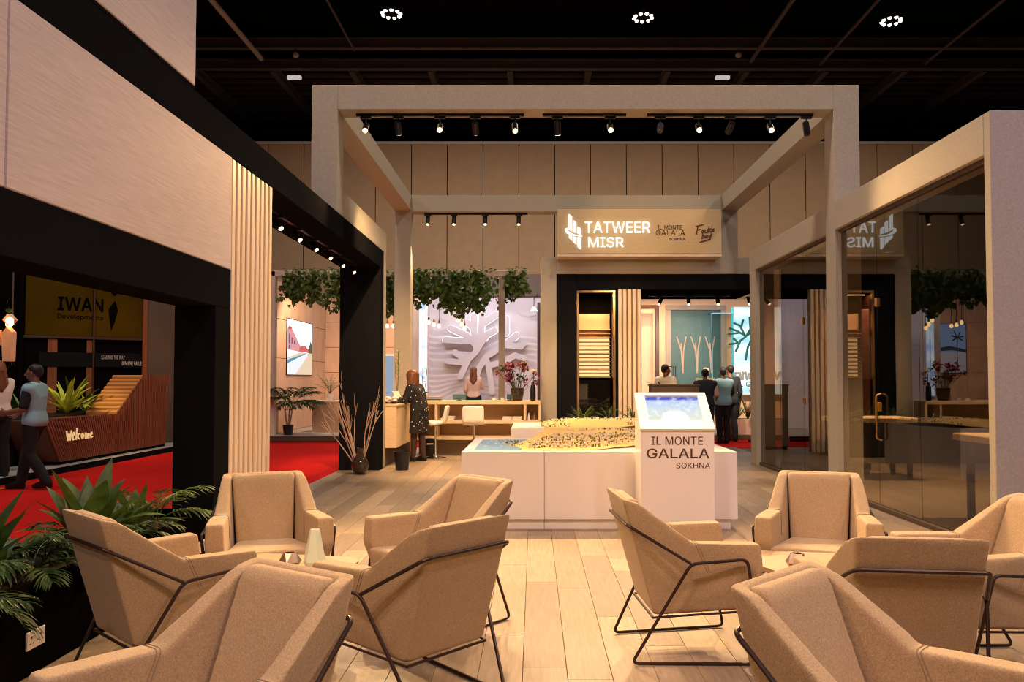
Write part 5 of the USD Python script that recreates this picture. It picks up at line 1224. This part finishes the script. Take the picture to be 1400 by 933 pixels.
BASE = dict(head=(0, .02, 1.575), neck=(0, 0, 1.42), sh=(.180, 0, 1.385), chest=(0, .0, 1.25), waist=(0, 0, 1.06), hip=(.088, 0, .90), el=(.235, -.04, 1.10), wr=(.25, .10, .86), kn=(.095, .02, .48), an=(.10, -.03, .075))
def person(label, loc, rz, h=1.70, pose=None, skin='skin', female=False, hair=('short', 'hair_black'), clothes=(), shoes='shoe_black', head_yaw=0.0, group=None):
    k = h / 1.70; J = {}
    for n_, v in BASE.items():
        if n_ in ('head', 'neck', 'chest', 'waist'): J[n_] = np.array(v, float)
        else: J[n_ + 'R'] = np.array(v, float); J[n_ + 'L'] = np.array(v, float) * (-1, 1, 1)
    for n_, v in (pose or {}).items(): J[n_] = np.array(v, float)
    if female:
        for s in 'RL': J['sh' + s][0] *= .88
    t = thing('person', label, 'person', loc, rz, group)
    S = lambda m: m.scale((k, k, k))
    c, w_ = J['chest'], J['waist']; hc = (J['hipR'] + J['hipL']) / 2
    def torso(g=0.0, low=True):
        a = [hs((J['shR'] - (0, 0, .02), .060 + g), (J['shL'] - (0, 0, .02), .060 + g), (c + (.085, .01, 0), .100 + g), (c + (-.085, .01, 0), .100 + g), (J['neck'] - (0, 0, .03), .05 + g)),
             hs((c + (.085, .01, -.02), .098 + g), (c + (-.085, .01, -.02), .098 + g), (w_ + (.06, 0, 0), .085 + g), (w_ - (.06, 0, 0), .085 + g))]
        if female: a.append(hs((c + (.065, .075, .0), .055 + g), (c + (-.065, .075, .0), .055 + g), (c, .09 + g)))
        a.append(hs((w_ + (.06, 0, 0), .085 + g), (w_ - (.06, 0, 0), .085 + g), (hc + (.075, -.01, .03), .105 + g), (hc + (-.075, -.01, .03), .105 + g)))
        return a
    def arm(s, g=0.0, frac=1.0):
        a, e, w = J['sh' + s], J['el' + s], J['wr' + s]; ms = []
        if frac < .5: e2 = a + (e - a) * frac * 2; return [hs((a, .056 + g), (e2, .047 + g))]
        ms.append(hs((a, .054 + g), (e, .040 + g))); f_ = (frac - .5) * 2; ms.append(hs((e, .040 + g), (e + (w - e) * f_, .040 - .011 * f_ + g * 1.2))); return ms
    def leg(s, g=0.0, frac=1.0):
        a, b, e = J['hip' + s], J['kn' + s], J['an' + s]
        return [hs((a, .092 + g), (b, .056 + g)), hs((b, .056 + g), (b + (e - b) * .35 + (0, -.012, 0), .055 + g), (e, .038 + g * 1.5))]
    hd = J['head']; Rz = trimesh.transformations.rotation_matrix(head_yaw, (0, 0, 1))[:3, :3]
    hp = lambda *v: hd + Rz @ np.array(v)
    headm = [hs((hp(0, -.015, .035), .083, (.92, 1.08, 1)), (hp(0, .03, -.065), .045), (hp(0, .045, .0), .055)), hs((hp(0, .095, .012), .008), (hp(0, .112, -.022), .011), (hp(0, .09, -.03), .014)),
             hs((hp(.074, -.005, .012), .014, (.5, 1, 1.5)), (hp(.074, 0, -.02), .010)), hs((hp(-.074, -.005, .012), .014, (.5, 1, 1.5)), (hp(-.074, 0, -.02), .010)), hs((J['neck'] - (0, 0, .04), .056), (hp(0, -.02, -.06), .050))]
    body = torso() + headm
    for s in 'RL': body += arm(s) + leg(s)
    for s in 'RL':
        a = J['an' + s]; body.append(hs((a, .036), (a + (0, .02, -.045), .034), (a + (0, .15, -.05), .026)))
    B = man(smooth_man(S(U(body)), .024, 5))
    hn = []
    for s, sg in (('R', 1), ('L', -1)):
        d = J['wr' + s] - J['el' + s]; hn.append(man(move(hand((0, 0, 0), d, J.get('palm' + s, (-sg, .2, .1)), J.get('curl' + s, np.array(.45)).item() if 'curl' + s in J else .45), J['wr' + s] * k)))
    obj('body', U([B] + hn), skin, t, 60)
    eyes = [cat_meshes([hull(ball(hp(sx_ * .032, .079, .012) * k, .010 * k))]) for sx_ in (-1, 1)]
    obj('eyes', eyes, 'hair_black', t, True); obj('mouth', hull(ball(hp(0, .083, -.058) * k, .018 * k, (1.0, .35, .25))), 'cloth_blush', t, True)
    style, hm = hair
    if style == 'short': hm_ = hs((hp(0, -.028, .050), .088, (.95, 1.05, .95)), (hp(0, -.06, .0), .055)) - hs((hp(0, .12, .0), .085), (hp(0, .12, -.1), .1)); obj('hair', smooth_man(S(hm_), .014, 4), hm, t, True)
    elif style == 'long':
        q = [hs((hp(0, -.022, .048), .094, (.97, 1.05, .97)), (hp(0, -.06, -.02), .075)), hs((hp(0, -.06, .0), .085, (1, .8, 1)), (hp(.03, -.10, -.20), .06, (1.2, .6, 1)), (hp(-.03, -.10, -.20), .06, (1.2, .6, 1)), (hp(0, -.11, -.30), .035))]
        obj('hair', smooth_man(S(U(q) - hs((hp(0, .13, -.02), .085), (hp(0, .13, -.2), .09))), .014, 4), hm, t, True)
    elif style == 'bob':
        q = [hs((hp(0, -.02, .045), .118, (1, 1.05, .92)), (hp(.075, -.03, -.10), .066), (hp(-.075, -.03, -.10), .066), (hp(0, -.07, -.11), .08))]
        obj('hair', smooth_man(S(U(q) - hs((hp(0, .14, -.02), .075), (hp(0, .14, -.2), .09))), .014, 4), hm, t, True)
    for nm, m, kind, arg in clothes:
        g = .014
        if kind == 'top':
            ms = torso(g)
            if arg > 0: ms += arm('R', g, arg) + arm('L', g, arg)
            ms = U(ms) - hs((J['neck'] + (0, .03, .06), .055), (J['neck'] + (0, .05, .12), .07))
        elif kind == 'blouse': ms = U(torso(.035) + arm('R', .024, arg) + arm('L', .024, arg)) - hs((J['neck'] + (0, .03, .06), .055), (J['neck'] + (0, .05, .12), .07))
        elif kind == 'vest': ms = U(torso(.026)) - hs((J['neck'] + (0, .03, .04), .070), (J['neck'] + (0, .06, .14), .09))
        elif kind == 'trousers': ms = U(leg('R', .016) + leg('L', .016) + [hs((w_ + (.06, 0, -.08), .094), (w_ - (.06, 0, .08), .094), (hc + (.075, -.01, .0), .117), (hc + (-.075, -.01, 0), .117))])
        elif kind == 'skirt': ms = hs((w_ + (.06, 0, -.02), .092), (w_ - (.06, 0, .02), .092), (hc + (.09, -.01, 0), .118), (hc + (-.09, -.01, 0), .118), (hc + (.13, 0, arg), .11), (hc + (-.13, 0, arg), .11)) - m3.Manifold.cube((2, 2, 1), True).translate((0, 0, .90 + arg - .52))
        elif kind == 'tights': ms = U(leg('R', .004) + leg('L', .004))
        obj(nm, smooth_man(S(ms), .022, 5), m, t, True)
    sh_ = []
    for s in 'RL':
        a = J['an' + s]; sh_.append(smooth_man(S(hs((a + (0, -.025, -.02), .040), (a + (0, -.03, -.050), .034), (a + (0, .16, -.050), .036), (a + (0, .04, .0), .036)) - m3.Manifold.cube((3, 3, 1), True).translate((0, 0, -.5 + min(a[2] - .072, 0)))), .02, 3))
    for m in sh_: obj('shoe', m, shoes, t, True)
    return t
vest = lambda: (('shirt', 'cloth_black', 'top', .42), ('vest', 'vest_blue', 'vest', 0), ('trousers', 'cloth_black', 'trousers', 0))
LEAN = dict(head=(0, .16, 1.53), neck=(0, .10, 1.385), chest=(0, .055, 1.23), shR=(.165, .09, 1.345), shL=(-.165, .09, 1.345))
person('person in a black dress with white dots leaning over the side counter with a booklet', (-2.06, 14.45, 0), math.radians(66), 1.66,
       dict(LEAN, elR=(.24, .16, 1.10), elL=(-.23, .17, 1.10), wrR=(.10, .36, 1.13), wrL=(-.08, .38, 1.12), anR=(.07, -.06, .075), anL=(-.10, .06, .075), knR=(.08, .0, .48), knL=(-.095, .05, .48)),
       female=True, hair=('bob', 'hair_brown'), clothes=(('tights', 'tights', 'tights', 0), ('dress_top', 'cloth_dots', 'blouse', .9), ('dress_skirt', 'cloth_dots', 'skirt', -.36)))
t = thing('booklet', 'pale open booklet in the hands of the person in the dotted dress', 'booklet', (-2.475, 14.56, 1.17), math.radians(66)); obj('cover', move(bx(-.10, .10, -.006, .006, -.08, .09, .002), (0, 0, 0), 0, -.5), 'paper', t); obj('pages', move(bx(-.095, .095, -.012, -.0065, -.075, .085, .001), (0, 0, 0), 0, -.5), 'cloth_white', t)
person('person in a pale blouse and black skirt behind the counter, long dark hair', (-1.55, 20.7, .119), math.radians(-4), 1.66,
       dict(elR=(.23, .06, 1.16), wrR=(.12, .16, 1.38), elL=(-.21, -.03, 1.10), wrL=(-.16, .14, .93)), female=True, hair=('long', 'hair_brown'), clothes=(('blouse', 'cloth_blush', 'top', .9), ('skirt', 'cloth_black', 'skirt', -.34)))
person('person in a light blue vest and black trousers standing on the aisle carpet', (4.33, 18.45, 0), math.radians(14), 1.74,
       dict(elR=(.24, .02, 1.09), wrR=(.16, .22, 1.02), elL=(-.25, .03, 1.09), wrL=(-.20, .24, 1.0), knL=(-.09, .03, .48), anR=(.06, -.04, .075), anL=(-.07, .02, .075)), skin='skin_dark', clothes=vest())
person('person in a dark grey suit partly behind the one in the light blue vest', (4.66, 19.1, 0), math.radians(20), 1.80, None, skin='skin_dark', clothes=(('jacket', 'cloth_dark_suit', 'top', 1.0), ('trousers', 'cloth_dark_suit', 'trousers', 0)))
person('person in a navy vest over a pale collar, back turned, beside the brown cabinet', (3.83, 18.0, 0), math.radians(-18), 1.70, dict(elR=(.25, .05, 1.10), wrR=(.22, .28, 1.05)), skin='skin_dark', clothes=(('shirt', 'cloth_blush', 'top', .45), ('vest', 'cloth_navy', 'vest', 0), ('trousers', 'cloth_black', 'trousers', 0)))
person('bald person in an olive jacket facing the one in the navy vest', (4.07, 19.05, 0), math.radians(168), 1.76, None, hair=('bald', ''), clothes=(('jacket', 'cloth_olive', 'top', 1.0), ('trousers', 'cloth_black', 'trousers', 0)))
t = person('person in a white shirt with a dark strap across the back, behind the brown cabinet', (2.98, 18.2, 0), math.radians(-38), 1.80, None, skin='skin_dark', head_yaw=-.5, clothes=(('shirt', 'cloth_white', 'top', .42), ('trousers', 'cloth_dark_suit', 'trousers', 0)))
obj('strap', sweep([(-.17, -.03, 1.43), (-.10, -.135, 1.38), (.0, -.15, 1.24), (.12, -.13, 1.08), (.17, -.04, .98)], .014, 6), 'cloth_black', t)
person('person in a pale loose shirt half hidden by the beige post of the glass room', (5.22, 19.0, 0), math.radians(70), 1.66, None, hair=('bob', 'hair_black'), female=True, clothes=(('shirt', 'cloth_white', 'top', .9), ('trousers', 'cloth_black', 'trousers', 0)))
person('person in a light blue vest and black trousers walking past the ribbed welcome desk', (-6.66, 10.75, 0), math.radians(98), 1.66,
       dict(elR=(.25, .02, 1.10), wrR=(.20, .27, 1.03), elL=(-.24, .04, 1.09), wrL=(-.14, .29, 1.05), knR=(.09, .13, .49), anR=(.09, .20, .08), knL=(-.09, .02, .48), anL=(-.09, -.22, .10)), skin='skin_dark', clothes=vest())
person('person in a white sleeveless top with long hair, one arm raised', (-7.62, 11.45, .08), math.radians(60), 1.64,
       dict(elR=(.22, .20, 1.42), wrR=(.06, .40, 1.50), elL=(-.28, .12, 1.36), wrL=(-.20, .36, 1.52)), female=True, hair=('long', 'hair_brown'), clothes=(('blouse', 'cloth_white', 'top', 0.1), ('trousers', 'cloth_black', 'trousers', 0)))
person('person in black clothes facing the one in the white sleeveless top', (-8.25, 11.9, .08), math.radians(-130), 1.64, None, female=True, hair=('bob', 'hair_brown'), clothes=(('blouse', 'cloth_black', 'top', .9), ('trousers', 'cloth_black', 'trousers', 0)))
